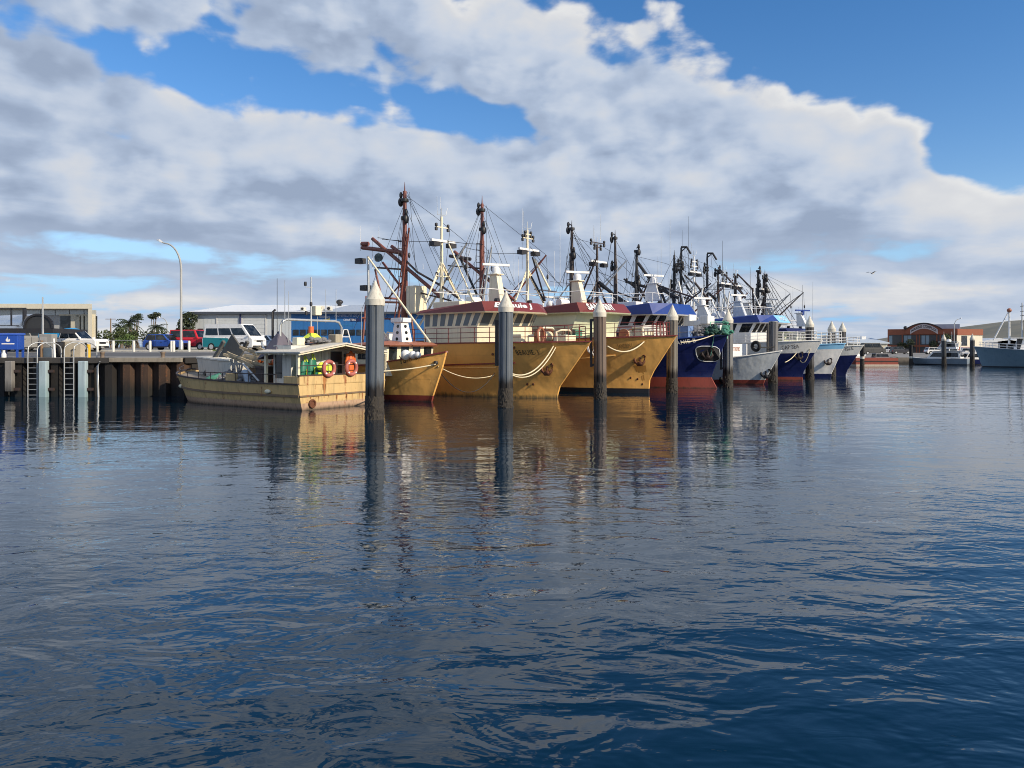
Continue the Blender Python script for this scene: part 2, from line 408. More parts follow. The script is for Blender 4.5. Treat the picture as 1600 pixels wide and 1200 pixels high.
# ---------------------------------------------------------------- water
def water():
    m, nt, b, L = nodes('harbour water')
    tc = nd(nt, 'ShaderNodeTexCoord').outputs['Object']
    b.inputs['Base Color'].default_value = (.0010,.014,.029,1)
    b.inputs['Roughness'].default_value = .02; b.inputs['IOR'].default_value = 1.5
    A = lambda op, x, y=None: mathn(nt, op, x, y)
    patch = ramp(nt, noise(nt, mapping(nt, tc, (.6,1,1), (0,0,.3)), .11, 3), .36, .66)
    r1 = mapping(nt, tc, (.5,1,1), (0,0,-.32))
    r2 = mapping(nt, tc, (.65,1,1), (0,0,.35))
    sp = nd(nt, 'ShaderNodeSeparateXYZ'); L.new(tc, sp.inputs[0])
    calm = A('SUBTRACT', 1.0, A('MULTIPLY', ramp(nt, sp.outputs[1], 4.0, 19.0), .72))      # sheltered water near the berths
    calm = A('ADD', calm, A('MULTIPLY', ramp(nt, sp.outputs[1], 44.0, 78.0), .45))          # the open basin is ruffled again
    near = A('ADD', .42, A('MULTIPLY', ramp(nt, sp.outputs[1], 5.0, 14.0), .58))           # broader wavelets close to the camera pontoon
    h = A('MULTIPLY', A('MULTIPLY', noise(nt, r1, .45, 2, .45, .3), .064), A('ADD', .35, A('MULTIPLY', calm, .65)))
    h = A('ADD', h, A('MULTIPLY', A('MULTIPLY', noise(nt, r2, 1.5, 3, .55, .5), .046), calm))
    h = A('ADD', h, A('MULTIPLY', A('MULTIPLY', noise(nt, r1, 3.6, 3, .58, .6), .027), A('MULTIPLY', A('MULTIPLY', A('ADD', .30, patch), near), calm)))
    h = A('ADD', h, A('MULTIPLY', A('MULTIPLY', noise(nt, r2, 8.5, 2, .5, .3), .0045), A('MULTIPLY', patch, calm)))
    bp = nd(nt, 'ShaderNodeBump'); bp.inputs['Strength'].default_value = 1; bp.inputs['Distance'].default_value = 1.0
    L.new(h, bp.inputs['Height']); L.new(bp.outputs[0], b.inputs['Normal'])
    mb = MB(); mb.add([(-500,-60,0),(900,-60,0),(900,1500,0),(-500,1500,0)], [(0,1,2,3)])
    mb.build('water', m, kind='structure')
water()
# ---------------------------------------------------------------- ground, quay, piles
QZ, QD = 2.15, 43.0
CORNER = V3(-18.5, QD, QZ)
SQ = V3(.66,.75,0).normalized()                 # direction of the side quay, parallel to the row of piles
def gz(D): return QZ + max(0, min(D, 82)-QD-1.5)*.0093
FARD = 122.0; FZ = 1.0
def ground():
    m, nt, b, L = nodes('quay concrete and asphalt')
    tc = nd(nt, 'ShaderNodeTexCoord').outputs['Object']
    n = noise(nt, tc, .35, 6, .6); n2 = noise(nt, tc, 6, 6, .7)
    c = mixc(nt, ramp(nt, n, .35, .65), (.17,.165,.155), (.25,.24,.225))
    c = mixc(nt, mathn(nt, 'MULTIPLY', ramp(nt, n2, .5, .75), .35), c, (.09,.088,.085))
    L.new(c, b.inputs['Base Color']); b.inputs['Roughness'].default_value = .85
    end = CORNER + SQ*((FARD-QD)/SQ.y)
    mb = MB()
    ds = [QD, 44.5, 50, 60, 70, 82, FARD, 420, 1400]
    rows = []
    for D in ds:
        xr = CORNER.x + SQ.x/SQ.y*(D-QD) if D <= FARD else 900
        rows.append([(-420, D, gz(D)), (xr, D, gz(D))])
    for a, c2 in zip(rows[:6], rows[1:7]): mb.add([a[0], a[1], c2[1], c2[0]], [(0,1,2,3)])
    z = gz(FARD); xr = rows[6][1][0]
    mb.add([(-420,FARD,z),(xr,FARD,z),(xr+200,1400,z),(-420,1400,z)], [(0,1,2,3)])
    mb.add([(xr,FARD,FZ),(xr+200,1400,FZ),(xr+200,1400,z),(xr,FARD,z)], [(0,1,2,3)])
    mb.add([(xr,FARD,FZ),(1500,FARD,FZ),(1500,1400,FZ),(xr+200,1400,FZ)], [(0,1,2,3)])
    mb.build('ground', m, kind='structure')
    road = paint('road asphalt', (.085,.085,.088), .85, .3, scale=.3, bump=.004)
    rb = MB(); rx = CORNER.x - 1.5
    def q(x0, x1, D0, D1, dz, mb_): mb_.add([(x0,D0,gz(D0)+dz),(x1,D0,gz(D0)+dz),(x1,D1,gz(D1)+dz),(x0,D1,gz(D1)+dz)], [(0,1,2,3)])
    q(-120, rx, 47.5, 56, .006, rb); q(-120, rx+9, 56, 60, .006, rb)
    rb.build('road', road, kind='structure')
    kerb = paint('pale kerb concrete', (.46,.45,.42), .8, .3)
    kb = MB(); zz = gz(66)
    kb.box(-60, WX(330,66), 66, 66.3, zz-.05, zz+.13)
    kb.build('kerb', kerb, kind='structure')
    # grass strip behind the kerb, at the foot of the lamp
    g = MB()
    gx0, gx1 = WX(251,67), WX(330,67)
    for i in range(2600):
        x = R.uniform(gx0, gx1); y = R.uniform(66.35, 69.2); h = R.uniform(.05,.16); a = R.uniform(0,6.28)
        z0 = gz(y); dx, dy = .03*math.cos(a), .03*math.sin(a)
        g.add([(x-dx,y-dy,z0-.01),(x+dx,y+dy,z0-.01),(x+R.uniform(-.06,.06),y+R.uniform(-.06,.06),z0+h)], [(0,1,2)])
    g.build('grass', leafmat('verge grass', (.07,.12,.03), (.12,.15,.05)), kind='stuff')
ground()

def quay_wall():
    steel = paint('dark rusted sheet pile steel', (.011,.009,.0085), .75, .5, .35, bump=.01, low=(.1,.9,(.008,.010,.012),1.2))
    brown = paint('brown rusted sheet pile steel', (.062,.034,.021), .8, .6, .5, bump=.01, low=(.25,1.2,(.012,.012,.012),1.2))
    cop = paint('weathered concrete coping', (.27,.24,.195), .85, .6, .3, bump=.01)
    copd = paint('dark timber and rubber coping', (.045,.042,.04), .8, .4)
    t = thing('quay_wall', 'dark rusty sheet pile quay wall with a concrete coping behind the moored boats', 'wall', (0,0,0))
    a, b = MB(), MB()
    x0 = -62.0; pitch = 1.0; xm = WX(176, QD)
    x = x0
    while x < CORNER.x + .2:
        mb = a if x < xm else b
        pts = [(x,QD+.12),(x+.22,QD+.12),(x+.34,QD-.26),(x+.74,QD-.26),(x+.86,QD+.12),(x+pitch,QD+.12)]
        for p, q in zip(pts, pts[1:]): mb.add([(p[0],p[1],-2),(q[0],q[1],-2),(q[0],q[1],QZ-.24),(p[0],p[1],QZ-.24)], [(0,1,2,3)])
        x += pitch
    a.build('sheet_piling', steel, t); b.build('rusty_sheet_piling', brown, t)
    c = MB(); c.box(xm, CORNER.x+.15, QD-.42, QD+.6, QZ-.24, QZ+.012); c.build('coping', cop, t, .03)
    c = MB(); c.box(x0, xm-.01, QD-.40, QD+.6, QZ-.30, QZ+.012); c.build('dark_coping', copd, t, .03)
    # side quay running away behind the sterns
    s = MB(); n = V3(SQ.y,-SQ.x,0)
    L_ = (FARD-QD)/SQ.y; k = 0.0
    while k < L_:
        pts = [(k,0),(k+.3,0),(k+.42,.35),(k+.85,.35),(k+1.0,0)]
        for p, q in zip(pts, pts[1:]):
            A = CORNER + SQ*p[0] + n*p[1]; B = CORNER + SQ*q[0] + n*q[1]
            s.add([(A.x,A.y,-2),(B.x,B.y,-2),(B.x,B.y,QZ-.2),(A.x,A.y,QZ-.2)], [(0,1,2,3)])
        k += 1.0
    A = CORNER - n*.3; B = A + SQ*L_; C = B + n*.75; D = A + n*.75
    zt = lambda p: max(QZ, gz(p.y))+.012
    s.hexa([(A.x,A.y,QZ-.3),(D.x,D.y,QZ-.3),(C.x,C.y,QZ-.3),(B.x,B.y,QZ-.3),(A.x,A.y,zt(A)),(D.x,D.y,zt(D)),(C.x,C.y,zt(C)),(B.x,B.y,zt(B))])
    s.build('side_sheet_piling', steel, t)
    # far quay closing the basin
    f = MB(); f.box(B.x-.2, 900, FARD-.3, FARD+.6, -2, FZ+.012)
    o = f.build('far_quay_wall', paint('far quay concrete', (.16,.14,.12), .85, .5, .2, scale=.4, low=(.1,.8,(.03,.03,.03))))
    tag(o, 'low far quay wall across the basin behind the marina boats', 'wall')
quay_wall()

def bollard_posts():
    # pale fender posts on the front of the quay
    m = paint('pale blue fender paint', (.36,.46,.51), .55, .5, .2, low=(.2,1.0,(.25,.36,.40),.4))
    mg = paint('grey fender paint', (.22,.21,.20), .6, .4, .2, low=(.2,1.0,(.05,.05,.05)))
    for px, w, mt, lab in ((68,.42,m,'pale blue fender post on quay wall between the two ladders'),(129,.42,m,'pale blue fender post on quay wall under the yellow post'),(15,.40,mg,'grey stained fender post on quay wall beside the first ladder')):
        x = WX(px+2, 42.5)
        t = thing('fender_post', lab, 'fender post', (x,42.42,0), 0, 'fender posts on the quay wall')
        f = MB(); f.box(-w/2, w/2, -.16, .16, -1.2 if mt is m else .3, 1.98); f.build('post', mt, t, .04)
        
        for zb in (1.35,.35): f = MB(); f.box(w/2, w/2+.3, .0, .14, zb, zb+.15); f.build('bracket', M_['darkmetal'], t)
    x = WX(153, 42.5)
    o = MB().tube([(x+.12,42.5,1.95),(x-.02,42.5,1.7),(x,42.5,.6),(x+.05,42.5,-.5)], .06, 8).build('drain_pipe', M_['galv']); tag(o, 'thin pale pipe running down the dark quay wall', 'pipe')
    # ladders with hooped handrails
    def ladder(px, lab):
        x = WX(px, 42.4); t = thing('quay_ladder', lab, 'ladder', (x,42.45,0), 0, 'steel ladders down the quay wall')
        for s in (-.26,.26):
            pts = [(s,0,-1.0),(s,0,QZ+.1)]
            for k in range(0,9):
                a = math.pi*k/8; pts.append((s + .0, .55-.55*math.cos(a), QZ+.45+.42*math.sin(a)))
            pts.append((s,1.1,QZ))
            # hoops splay to the right as seen from the water
            pts = [(p[0]+p[1]*.62, p[1], p[2]) for p in pts]
            MB().tube(pts, .032, 7).build('handrail', M_['galv'], t)
        for k in range(8): MB().cyl((-.26,0,-.2+k*.3), (.26,0,-.2+k*.3), .02, 6).build('rung', M_['galv'], t)
        return t
    ladder(50, 'steel quay ladder with twin hooped handrails nearer the blue bins')
    ladder(107, 'steel quay ladder with twin hooped handrails nearer the yellow post')
bollard_posts()

# ---------------------------------------------------------------- mooring piles
def pile_pos(n):
    px = (585 + 357.1*n)/(1 + .1926*n); D = 29.47*(1 + .1926*n); return V3(WX(px, D), D, 0)
def make_pile(loc, label, top=4.42, dia=.66, cap=True, fender=0, rusty=.3, tip=.62, tint=(.105,.125,.15)):
    t = thing('mooring_pile', label, 'pile', loc, R.uniform(-.5,.5), 'piles along the berths'); t.rotation_euler = (R.uniform(-.008,.008), R.uniform(-.009,.009), t.rotation_euler[2])
    mt = paint('pile steel %.2f %.2f' % (rusty, tint[0]), tint, .55, .45, rusty, scale=1.4, low=(1.1,1.6,(.014,.011,.010),.9), rustcol=(.12,.04,.018))
    prof = []; N = 8                                        # fluted shaft: flats with a groove between
    for k in range(N):
        for da, rr in ((-.30,1),(.0,1.02),(.30,1),(.36,.86),(.42,.86)):
            a = 2*math.pi*(k+da)/N; prof.append((rr*dia/2*math.cos(a), rr*dia/2*math.sin(a)))
    zs = [-3, -.5, .6, 1.2, 2.0, 3.0, top]
    mb = MB(); mb.loft([[(x,y,z) for x,y in prof] for z in zs]); mb.build('shaft', mt, t)
    q = MB(); rr = random.Random(int(loc[0]*97+500))
    rings = []
    for k in range(15):
        z = -.15+.075*k; f = 1-(k/14)**2*.75
        rings.append([((dia/2*1.0+max(-.02,rr.gauss(.012,.022))*f)*math.cos(2*math.pi*a/44), (dia/2*1.0+max(-.02,rr.gauss(.012,.022))*f)*math.sin(2*math.pi*a/44), z+rr.uniform(-.025,.025)) for a in range(44)])
    q.loft(rings, 0, False, False)
    q.build('barnacle_crust', paint('barnacle crust', (.04,.034,.028), .9, .5), t)
    if cap:
        c = MB(); r = dia/2*1.06
        z1 = top+.17; z2 = top+tip+.28
        c.lathe([(r,top-.06),(r*1.03,z1)], 24); c.lathe([(r*1.03,z1),(r*.70,z1+(z2-z1)*.33),(r*.36,z1+(z2-z1)*.67),(.025,z2)], 24)
        c.build('cap', paint('stained white cap', (.60,.575,.50), .6, .6, .22 if rusty > .25 else .05, scale=2), t)
    else:
        MB().lathe([(dia/2*.98,top-.01),(dia/2*.98,top+.03)], 16).build('cap_plate', M_['galv'], t)
    if fender:
        f = MB(); s = math.atan2(-loc[0]*0-.66, -.75)
        a = V3(-1,.15,0).normalized()*(dia/2+.14)
        h0, h1 = fender if isinstance(fender, tuple) else (1.6, top-.25)
        f.bar((a.x,a.y,h0),(a.x,a.y,h1), .13,.13, 0)
        for z in (h0+.05, h1-.1): f.bar((a.x,a.y,z),(a.x*.5,a.y*.5,z+.12), .1,.1, 0)
        f.build('guide_rail', M_['dark'], t)
    return t
labels = ['thick grooved pile in front of the cream workboat, rust on its pointed cap',
 'grooved pile with white pointed cap standing before the hull lettered with a 3',
 'brown streaked pile with white cap before the second ochre trawler',
 'pile with pale cap between the ochre bow and the navy trawler',
 'pile with pale cap between the navy bow and the low grey bow',
 'flat topped grey pile with no cap beside the low grey bow',
 'dark pile with pale cap under the bow of the white over navy trawler',
 'dark pile with pale cap before the white bow with light blue rail band']
opts = [dict(rusty=.32, dia=.70), dict(fender=(1.9,4.0), rusty=.2), dict(fender=(1.7,4.25), rusty=.42, tint=(.15,.11,.085)), dict(rusty=.25, tint=(.17,.155,.13)), dict(fender=(1.2,3.0), rusty=.1, tint=(.16,.165,.17)),
        dict(cap=False, top=4.65, rusty=.15, fender=(2.0,4.5), tint=(.16,.16,.165)), dict(rusty=.2, tint=(.06,.06,.065)), dict(rusty=.2, tint=(.06,.06,.065), top=4.2)]
PILES = [pile_pos(n) for n in range(7)] + [V3(WX(1300,70),70,0)]
for p, l, o in zip(PILES, labels, opts): make_pile(p, l, **o)
make_pile(V3(WX(1316,76.5),76.5,0), 'rearmost capped pile of the row, against the last navy bow', tint=(.06,.06,.065), top=4.3)
for px, py, top, cap, lab in ((1475,570.5,3.7,True,'capped marina pile beside the white flybridge cruiser'),(1519,571.5,3.7,True,'capped marina pile in front of the big grey blue yacht bow'),(1593,574,3.85,False,'thick dark pile without cap across the grey blue yacht')):
    D = HC*F/(py-HY); make_pile(V3(WX(px,D),D,0), lab, top=top if cap else 3.9, dia=.62, cap=cap, tint=(.05,.055,.06), rusty=.1)
pD = 118.0
make_pile(V3(WX(1423.5,pD),pD,0), 'short white topped pile beside the dark teal launch', top=1.0, dia=.5, tip=.5, tint=(.03,.03,.035), rusty=.1)
pD = 95.0
make_pile(V3(WX(1347,pD),pD,0), 'short pale topped pile next to the rust red pontoon', top=1.3, dia=.5, tip=.4, tint=(.03,.03,.035), rusty=.1)
# ---------------------------------------------------------------- trawlers
class Boat:
    """local frame: x forward from the stem at the waterline, y to port, z up; L = length on the waterline"""
    def __init__(s, name, label, cat, wx, wy, L, B, zmid, zbow, ov, zboot=.25, head=(.75,-.66), tm=(.42,.60), pw=(1.7,2.5), group='fishing boats moored bow out along the piles', D=None, stem=None, sheer0=.35, stern=.9, group_none=False, xy=None):
        if xy: s.O = V3(xy[0], xy[1], 0)
        else:
            D = D or HC*F/(wy-HY); s.O = V3(WX(wx, D), D, 0)
        s.h = V3(head[0], head[1], 0).normalized(); s.l = V3(-s.h.y, s.h.x, 0)
        s.L, s.B, s.zmid, s.zbow, s.ovx, s.zboot, s.tm, s.pw, s.sheer0, s.stern = L, B, zmid, zbow, ov, zboot, tm, pw, sheer0, stern
        s.stem = stem or [(-.8,-.5),(0,0),(.35,.04),(zbow,ov)]
        s.root = thing(name, label, cat, s.O, math.atan2(s.h.y, s.h.x), None if group_none else group)
    def ov(s, z):
        st = s.stem
        if z <= st[0][0]: return st[0][1]
        for (a, b), (c, d) in zip(st, st[1:]):
            if z <= c: return b + (d-b)*(z-a)/(c-a)
        return st[-1][1]
    def zs(s, t):
        k = max(0, (t-s.sheer0)/(1-s.sheer0)); return s.zmid + (s.zbow-s.zmid)*k*k
    def hy(s, t, z):
        q = max(0, min(1, (z+.7)/(s.zs(t)+.7)))
        tm = s.tm[0] + (s.tm[1]-s.tm[0])*q; p = s.pw[0] + (s.pw[1]-s.pw[0])*q
        w = 1 if t < tm else 1 - ((t-tm)/(1-tm))**p
        if t < .3: w *= s.stern + (1-s.stern)*math.sin(math.pi/2*t/.3)
        return max(.05, s.B/2*w*(.86+.14*q**.7))
    def x(s, t, z): return -s.L + t*(s.L + s.ov(z))
    def t_of(s, x, z): return (x+s.L)/(s.L+s.ov(z))
    def world(s, p): return s.O + s.h*p[0] + s.l*p[1] + V3(0,0,p[2])
    def pix(s, p): w = s.world(p); return CX + w.x/w.y*F, HY - (w.z-HC)/w.y*F
    def loc(s, px, py, y=0.0):
        k = (px-CX)/F
        x = (k*(s.O.y + y*s.l.y) - s.O.x - y*s.l.x)/(s.h.x - k*s.h.y)
        D = s.O.y + x*s.h.y + y*s.l.y
        return V3(x, y, WZ(py, D))
    def locx(s, px, py, x):
        k = (px-CX)/F
        y = (k*(s.O.y + x*s.h.y) - s.O.x - x*s.h.x)/(s.l.x - k*s.l.y)
        return V3(x, y, WZ(py, s.O.y + x*s.h.y + y*s.l.y))
    def on_hull(s, px, py, off=0.0):
        best = None
        for i in range(160):
            x = -9 + (9+s.ovx)*i/159
            # z along this pixel row for the starboard side
            z = 1.0
            for _ in range(4):
                t = min(.999, s.t_of(x, z)); y = -s.hy(t, z)
                D = s.O.y + x*s.h.y + y*s.l.y; z = WZ(py, D)
            e = abs(s.pix((x,y,z))[0]-px)
            if t < .999 and (best is None or e < best[0]): best = (e, V3(x, y-off, z))
        return best[1]
    def hull(s, mats, nq=6, band=0, text=None, deckmat=None, cap=None, deckdrop=.12, bandz=None):
        """mats: topside, antifouling, upper band, deck"""
        nt = 30; tt = [i/nt for i in range(nt)] + [1.0]
        tt = [1-(1-t)**1.25 for t in tt]
        mb = MB()
        for side in (-1, 1):
            grid = []
            for t in tt:
                zs = s.zs(t); zl = [-.7, -.25, 0, s.zboot] + [s.zboot + (zs-s.zboot)*k/nq for k in range(1, nq+1)]
                grid.append([(s.x(t,z), side*s.hy(t,z), z) for z in zl])
            n = len(grid[0]); vs = [p for g in grid for p in g]; fl = {0:[],1:[],2:[]}
            for i in range(len(tt)-1):
                for j in range(n-1):
                    a = i*n+j; f = (a, a+n, a+n+1, a+1) if side < 0 else (a, a+1, a+n+1, a+n)
                    k = 1 if j < 3 else (2 if j >= n-1-band else 0)
                    fl[k].append(f)
            # share vertices over the whole side so shading stays smooth
            b0 = len(mb.v); mb.v += vs
            for k, ff in fl.items():
                for f in ff: mb.f.append(tuple(q+b0 for q in f)); mb.m.append(k); mb.s.append(True)
        zl = [-.7, 0, s.zboot, s.zmid]
        for a, b, k in ((-.7,s.zboot,1),(s.zboot,s.zmid,0)):
            mb.add([(s.x(0,a),s.hy(0,a),a),(s.x(0,a),-s.hy(0,a),a),(s.x(0,b),-s.hy(0,b),b),(s.x(0,b),s.hy(0,b),b)], [(0,1,2,3)], k)
        # stem bar, closing the two sides
        zt = [-.7,-.25,0,s.zboot]+[s.zboot+(s.zbow-s.zboot)*k/nq for k in range(1,nq+1)]
        for a, b in zip(zt, zt[1:]):
            mb.add([(s.x(1,a),-s.hy(1,a),a),(s.x(1,a),s.hy(1,a),a),(s.x(1,b),s.hy(1,b),b),(s.x(1,b),-s.hy(1,b),b)], [(0,1,2,3)], 1 if b <= s.zboot else (2 if band and b > zt[-1-band] else 0), True)
        s.hullo = mb.build('hull', mats[:3], s.root)
        d = MB(); top = []
        for t in tt:
            z = s.zs(t)-deckdrop; top.append((s.x(t,z), s.hy(t,z)-.01, z))
        for a, b in zip(top, top[1:]): d.add([(a[0],-a[1],a[2]),(b[0],-b[1],b[2]),(b[0],b[1],b[2]),(a[0],a[1],a[2])], [(0,1,2,3)])
        d.build('deck', deckmat or M_['deckc'], s.root)
        c = MB()
        for side in (-1,1):
            pts = [(s.x(t,s.zs(t)), side*(s.hy(t,s.zs(t))+.0), s.zs(t)+.02) for t in tt]
            for a, b in zip(pts, pts[1:]): c.bar(a, b, .10, .07)
        c.build('gunwale', cap or M_['maroon'], s.root)
    def edge(s, x, side, inset=.06, dz=0):
        z = s.zs(min(1,max(0,(x+s.L)/(s.L+s.ovx)))); t = min(1, max(0, s.t_of(x, z)))
        return V3(x, side*max(.03, s.hy(t, z)-inset), z+dz)
    def railing(s, x0, x1, h=.85, rails=(.3,.58,.85), step=.95, mat=None, r=.022, sides=(-1,1), front=True):
        mb = MB(); k = max(2, int(round((x1-x0)/step)))
        ends = []
        for side in sides:
            ps = [s.edge(x0+(x1-x0)*i/k, side) for i in range(k+1)]
            for p in ps: mb.cyl(p, p+V3(0,0,h), r, 5)
            for q in rails: mb.tube([p+V3(0,0,q) for p in ps], r*.85, 5)
            ends.append(ps[-1])
        if front and len(ends) == 2:
            for q in rails: mb.cyl(ends[0]+V3(0,0,q), ends[1]+V3(0,0,q), r*.85, 5)
        mb.build('railing', mat or M_['maroon'], s.root)
    def hull_text(s, txt, px0, py0, px1, py1, h, mat, shear=0, bold=.0, spacing=1.0, name='name_lettering'):
        a = s.on_hull(px0, py0); b = s.on_hull(px1, py1)
        vs, fs = text_mesh(txt, shear, bold, spacing); out = []
        for u, v in vs:
            x = a.x + (b.x-a.x)*u; z = a.z + (b.z-a.z)*u + v*h
            t = min(.998, s.t_of(x, z)); out.append((x, -s.hy(t, z)-.014, z))
        mb = MB(); mb.add(out, fs); return mb.build(name, mat, s.hullo)
    def strake(s, px0, py0, px1, py1, mat, w=.08, name='rubbing_strake', k=10):
        a = s.on_hull(px0, py0); b = s.on_hull(px1, py1); pts = []
        for i in range(k+1):
            x = a.x + (b.x-a.x)*i/k; z = a.z+(b.z-a.z)*i/k; t = min(.998, s.t_of(x,z)); pts.append((x,-s.hy(t,z)-.01,z))
        mb = MB()
        for p, q in zip(pts, pts[1:]): mb.bar(p, q, .06, w)
        return mb.build(name, mat, s.hullo)
    def wheelhouse(s, xf, xb, hw, z0, zs_, z1, rake, mats, nside=6, nfront=2, vis=(.35,.75,.5), text=None, wz=(.05,.92), visor_mat=None, corner=.75, wall_lo=None, win=None, slit=None, soffit=None, side_from=0, ff=.48, ncorner=None):
        """z0 floor, zs_ sill, z1 top of wall; plan has a five-sided raked front; each pane is a child of the wheelhouse"""
        wall, vm = mats
        plan = lambda dx: [(xb,-hw),(xf-corner+dx,-hw),(xf+dx,-hw*ff),(xf+dx,hw*ff),(xf-corner+dx,hw),(xb,hw)]
        zz = zs_-.04
        R0 = [(x,y,z0) for x,y in plan(0)]; R1 = [(x,y,zz) for x,y in plan(0)]; R2 = [(x,y,z1) for x,y in plan(rake)]
        mb = MB(); mb.loft([R0,R1,R2], 0); wh = mb.build('wheelhouse', wall, s.root)
        nc = nfront if ncorner is None else ncorner; faces = [(0,nside),(1,nc),(2,nfront+1 if nfront else 0),(3,nc),(4,nside)]
        for fi, n in faces:
            b0, b1, t0, t1 = Vector(R1[fi]), Vector(R1[fi+1]), Vector(R2[fi]), Vector(R2[fi+1])
            f = lambda u, v: (b0.lerp(b1,u)).lerp(t0.lerp(t1,u), v)
            lo, hi = (side_from,1) if fi == 0 else ((0,1-side_from) if fi == 4 else (0,1))
            for k in range(n):
                g = .12/n*(hi-lo) + .012
                u0 = lo+(hi-lo)*k/n + g; u1 = lo+(hi-lo)*(k+1)/n - g
                w = MB(); w.quadlip([f(u0,wz[0]),f(u1,wz[0]),f(u1,wz[1]),f(u0,wz[1])], .012)
                w.build('window', win or M_['glass'], wh)
        # roof: overhanging visor with sloped fascia
        so, fo, vh = vis
        def ring(o, f, z, back): return [(xb-back,-hw-o,z),(xf-corner+rake+f*.6,-hw-o,z),(xf+rake+f,-hw*ff-.05,z),(xf+rake+f,hw*ff+.05,z),(xf-corner+rake+f*.6,hw+o,z),(xb-back,hw+o,z)]
        rings = [ring(so-.06,fo-.06,z1-.07,.25), ring(so,fo,z1,.3), ring(so-.10,fo-.55,z1+vh,.2)]
        # the fascia is lower at the after end
        r2 = rings[2]; r2[0] = (r2[0][0], r2[0][1]+.15, z1+vh*.35); r2[5] = (r2[5][0], r2[5][1]-.15, z1+vh*.35)
        v = MB(); n = 6
        v.add(rings[0], [tuple(range(n))[::-1]], 1)
        v.add(rings[0]+rings[1], [(j,(j+1)%n,(j+1)%n+n,j+n) for j in range(n)], 1)
        v.add(rings[1]+rings[2], [(j,(j+1)%n,(j+1)%n+n,j+n) for j in range(n)], 0)
        c = (sum(p[0] for p in r2)/6, 0, z1+vh+.12)
        v.add(rings[2]+[c], [(j,(j+1)%n,n) for j in range(n)], 0)
        vo = v.build('roof_visor', [visor_mat or vm, soffit or wall], s.root)
        s.vr = rings; s.vo = vo; s.wh = wh; s.whR = (R0, R1, R2)
        return wh
    def visor_text(s, txt, mat, a=(1,.2), b=(1,.95), v0=.2, v1=.8, shear=0, bold=0):
        """lettering laid along the facets of the roof fascia from (facet, fraction) a to b"""
        r1, r2 = [[Vector(q) for q in r] for r in s.vr[1:3]]
        ln = [(r1[i+1]-r1[i]).length for i in range(5)]; S0 = sum(ln[:a[0]])+ln[a[0]]*a[1]; S1 = sum(ln[:b[0]])+ln[b[0]]*b[1]
        vs, fs = text_mesh(txt, shear, bold); out = []
        for p, q in vs:
            d = S0+(S1-S0)*p; f = 0
            while f < 4 and d > ln[f]: d -= ln[f]; f += 1
            u = d/ln[f]; b0, b1, t0, t1 = r1[f], r1[f+1], r2[f], r2[f+1]
            nrm = (b1-b0).cross(t0-b0).normalized()
            out.append(b0.lerp(b1,u).lerp(t0.lerp(t1,u), v0+(v1-v0)*q) + nrm*.02)
        mb = MB(); mb.add(out, fs); return mb.build('roof_lettering', mat, s.vo)
    def shrouds(s, r=.012, mat=None, n=4, seed=1):
        """stays and shrouds from the mast to rails, deck edge and wheelhouse roof"""
        rr = random.Random(seed); a, b = s.mb_, s.mt; d = b-a
        for k in range(n):
            f = rr.choice((.95,.88,.62,.6)); p = a+d*f; side = (-1,1)[k % 2]
            x = min(-.8, max(-s.L+.4, a.x + rr.uniform(-3.5,3.8))); q = s.edge(x, side, .1)
            if k % 4 == 3: q = V3(min(-3.2, a.x+rr.uniform(3,5)), side*rr.uniform(.3,1.2), s.vr[2][2][2])
            m = (p+q)/2 - V3(0,0,(p-q).length*.01)
            MB().tube([p, m, q], r, 4).build('rigging_wire', mat or M_['darkwire'], s.root)
    def pole(s, base, top, r0, r1, mat, y=0, y2=None, name='mast', n=8):
        a = s.loc(*base, y); b = s.loc(*top, y if y2 is None else y2); b.x, b.y = (b.x, b.y)
        return MB().tube([a,b], r0, n, 0, r1).build(name, mat, s.root)
    def wires(s, segs, mat=None, r=.016, name='rigging_wire'):
        for a, b, *rest in segs:
            ya = rest[0] if rest else 0; yb = rest[1] if len(rest) > 1 else ya
            p = s.loc(*a, ya); q = s.loc(*b, yb); sag = (p-q).length*.012
            m = (p+q)/2 - V3(0,0,sag)
            MB().tube([p, m, q], rest[2] if len(rest) > 2 else r, 4).build(name, mat or M_['darkwire'], s.root)
    def antenna(s, base, top, y=0, mat=None, r=.022):
        a = s.loc(*base, y); b = s.loc(*top, y); b = V3(a.x, a.y, b.z)
        MB().tube([a,b], r, 4, 0, r*.5).build('antenna', mat or M_['white2'], s.root)
    def aft_mast(s, base, top, mat, r=.17, ladder=True, blocks=((.16,.0),(.42,.12)), y=0, hook=False, tip=True):
        """tall tapered trawl mast with rungs, sheave blocks and a finial"""
        a = s.loc(*base, y); b = s.loc(*top, y); b = V3(a.x + (b.x-a.x)*.15, a.y, b.z)
        d = b-a; mb = MB(); mb.tube([a, a+d*.62], r, 10, 0, r*.86); mb.tube([a+d*.62, a+d*.66, a+d*.97], r*.72, 10, 0, r*.55)
        mo = mb.build('mast', mat, s.root)
        if ladder:
            l = MB(); off = V3(-.28,-.12,0)
            for o in (off+V3(0,-.17,0), off+V3(0,.17,0)): l.cyl(a+o+V3(0,0,.4), a+d*.6+o, .022, 4)
            k = 0.5
            while k < d.length*.6: l.cyl(a+off+V3(0,-.17,k), a+off+V3(0,.17,k), .018, 4); k += .45
            k = .5
            while k < d.length*.6: l.cyl(a+off+V3(0,0,k), a+V3(0,0,k), .016, 4); k += 1.35
            l.build('ladder', M_['darkmetal'], mo)
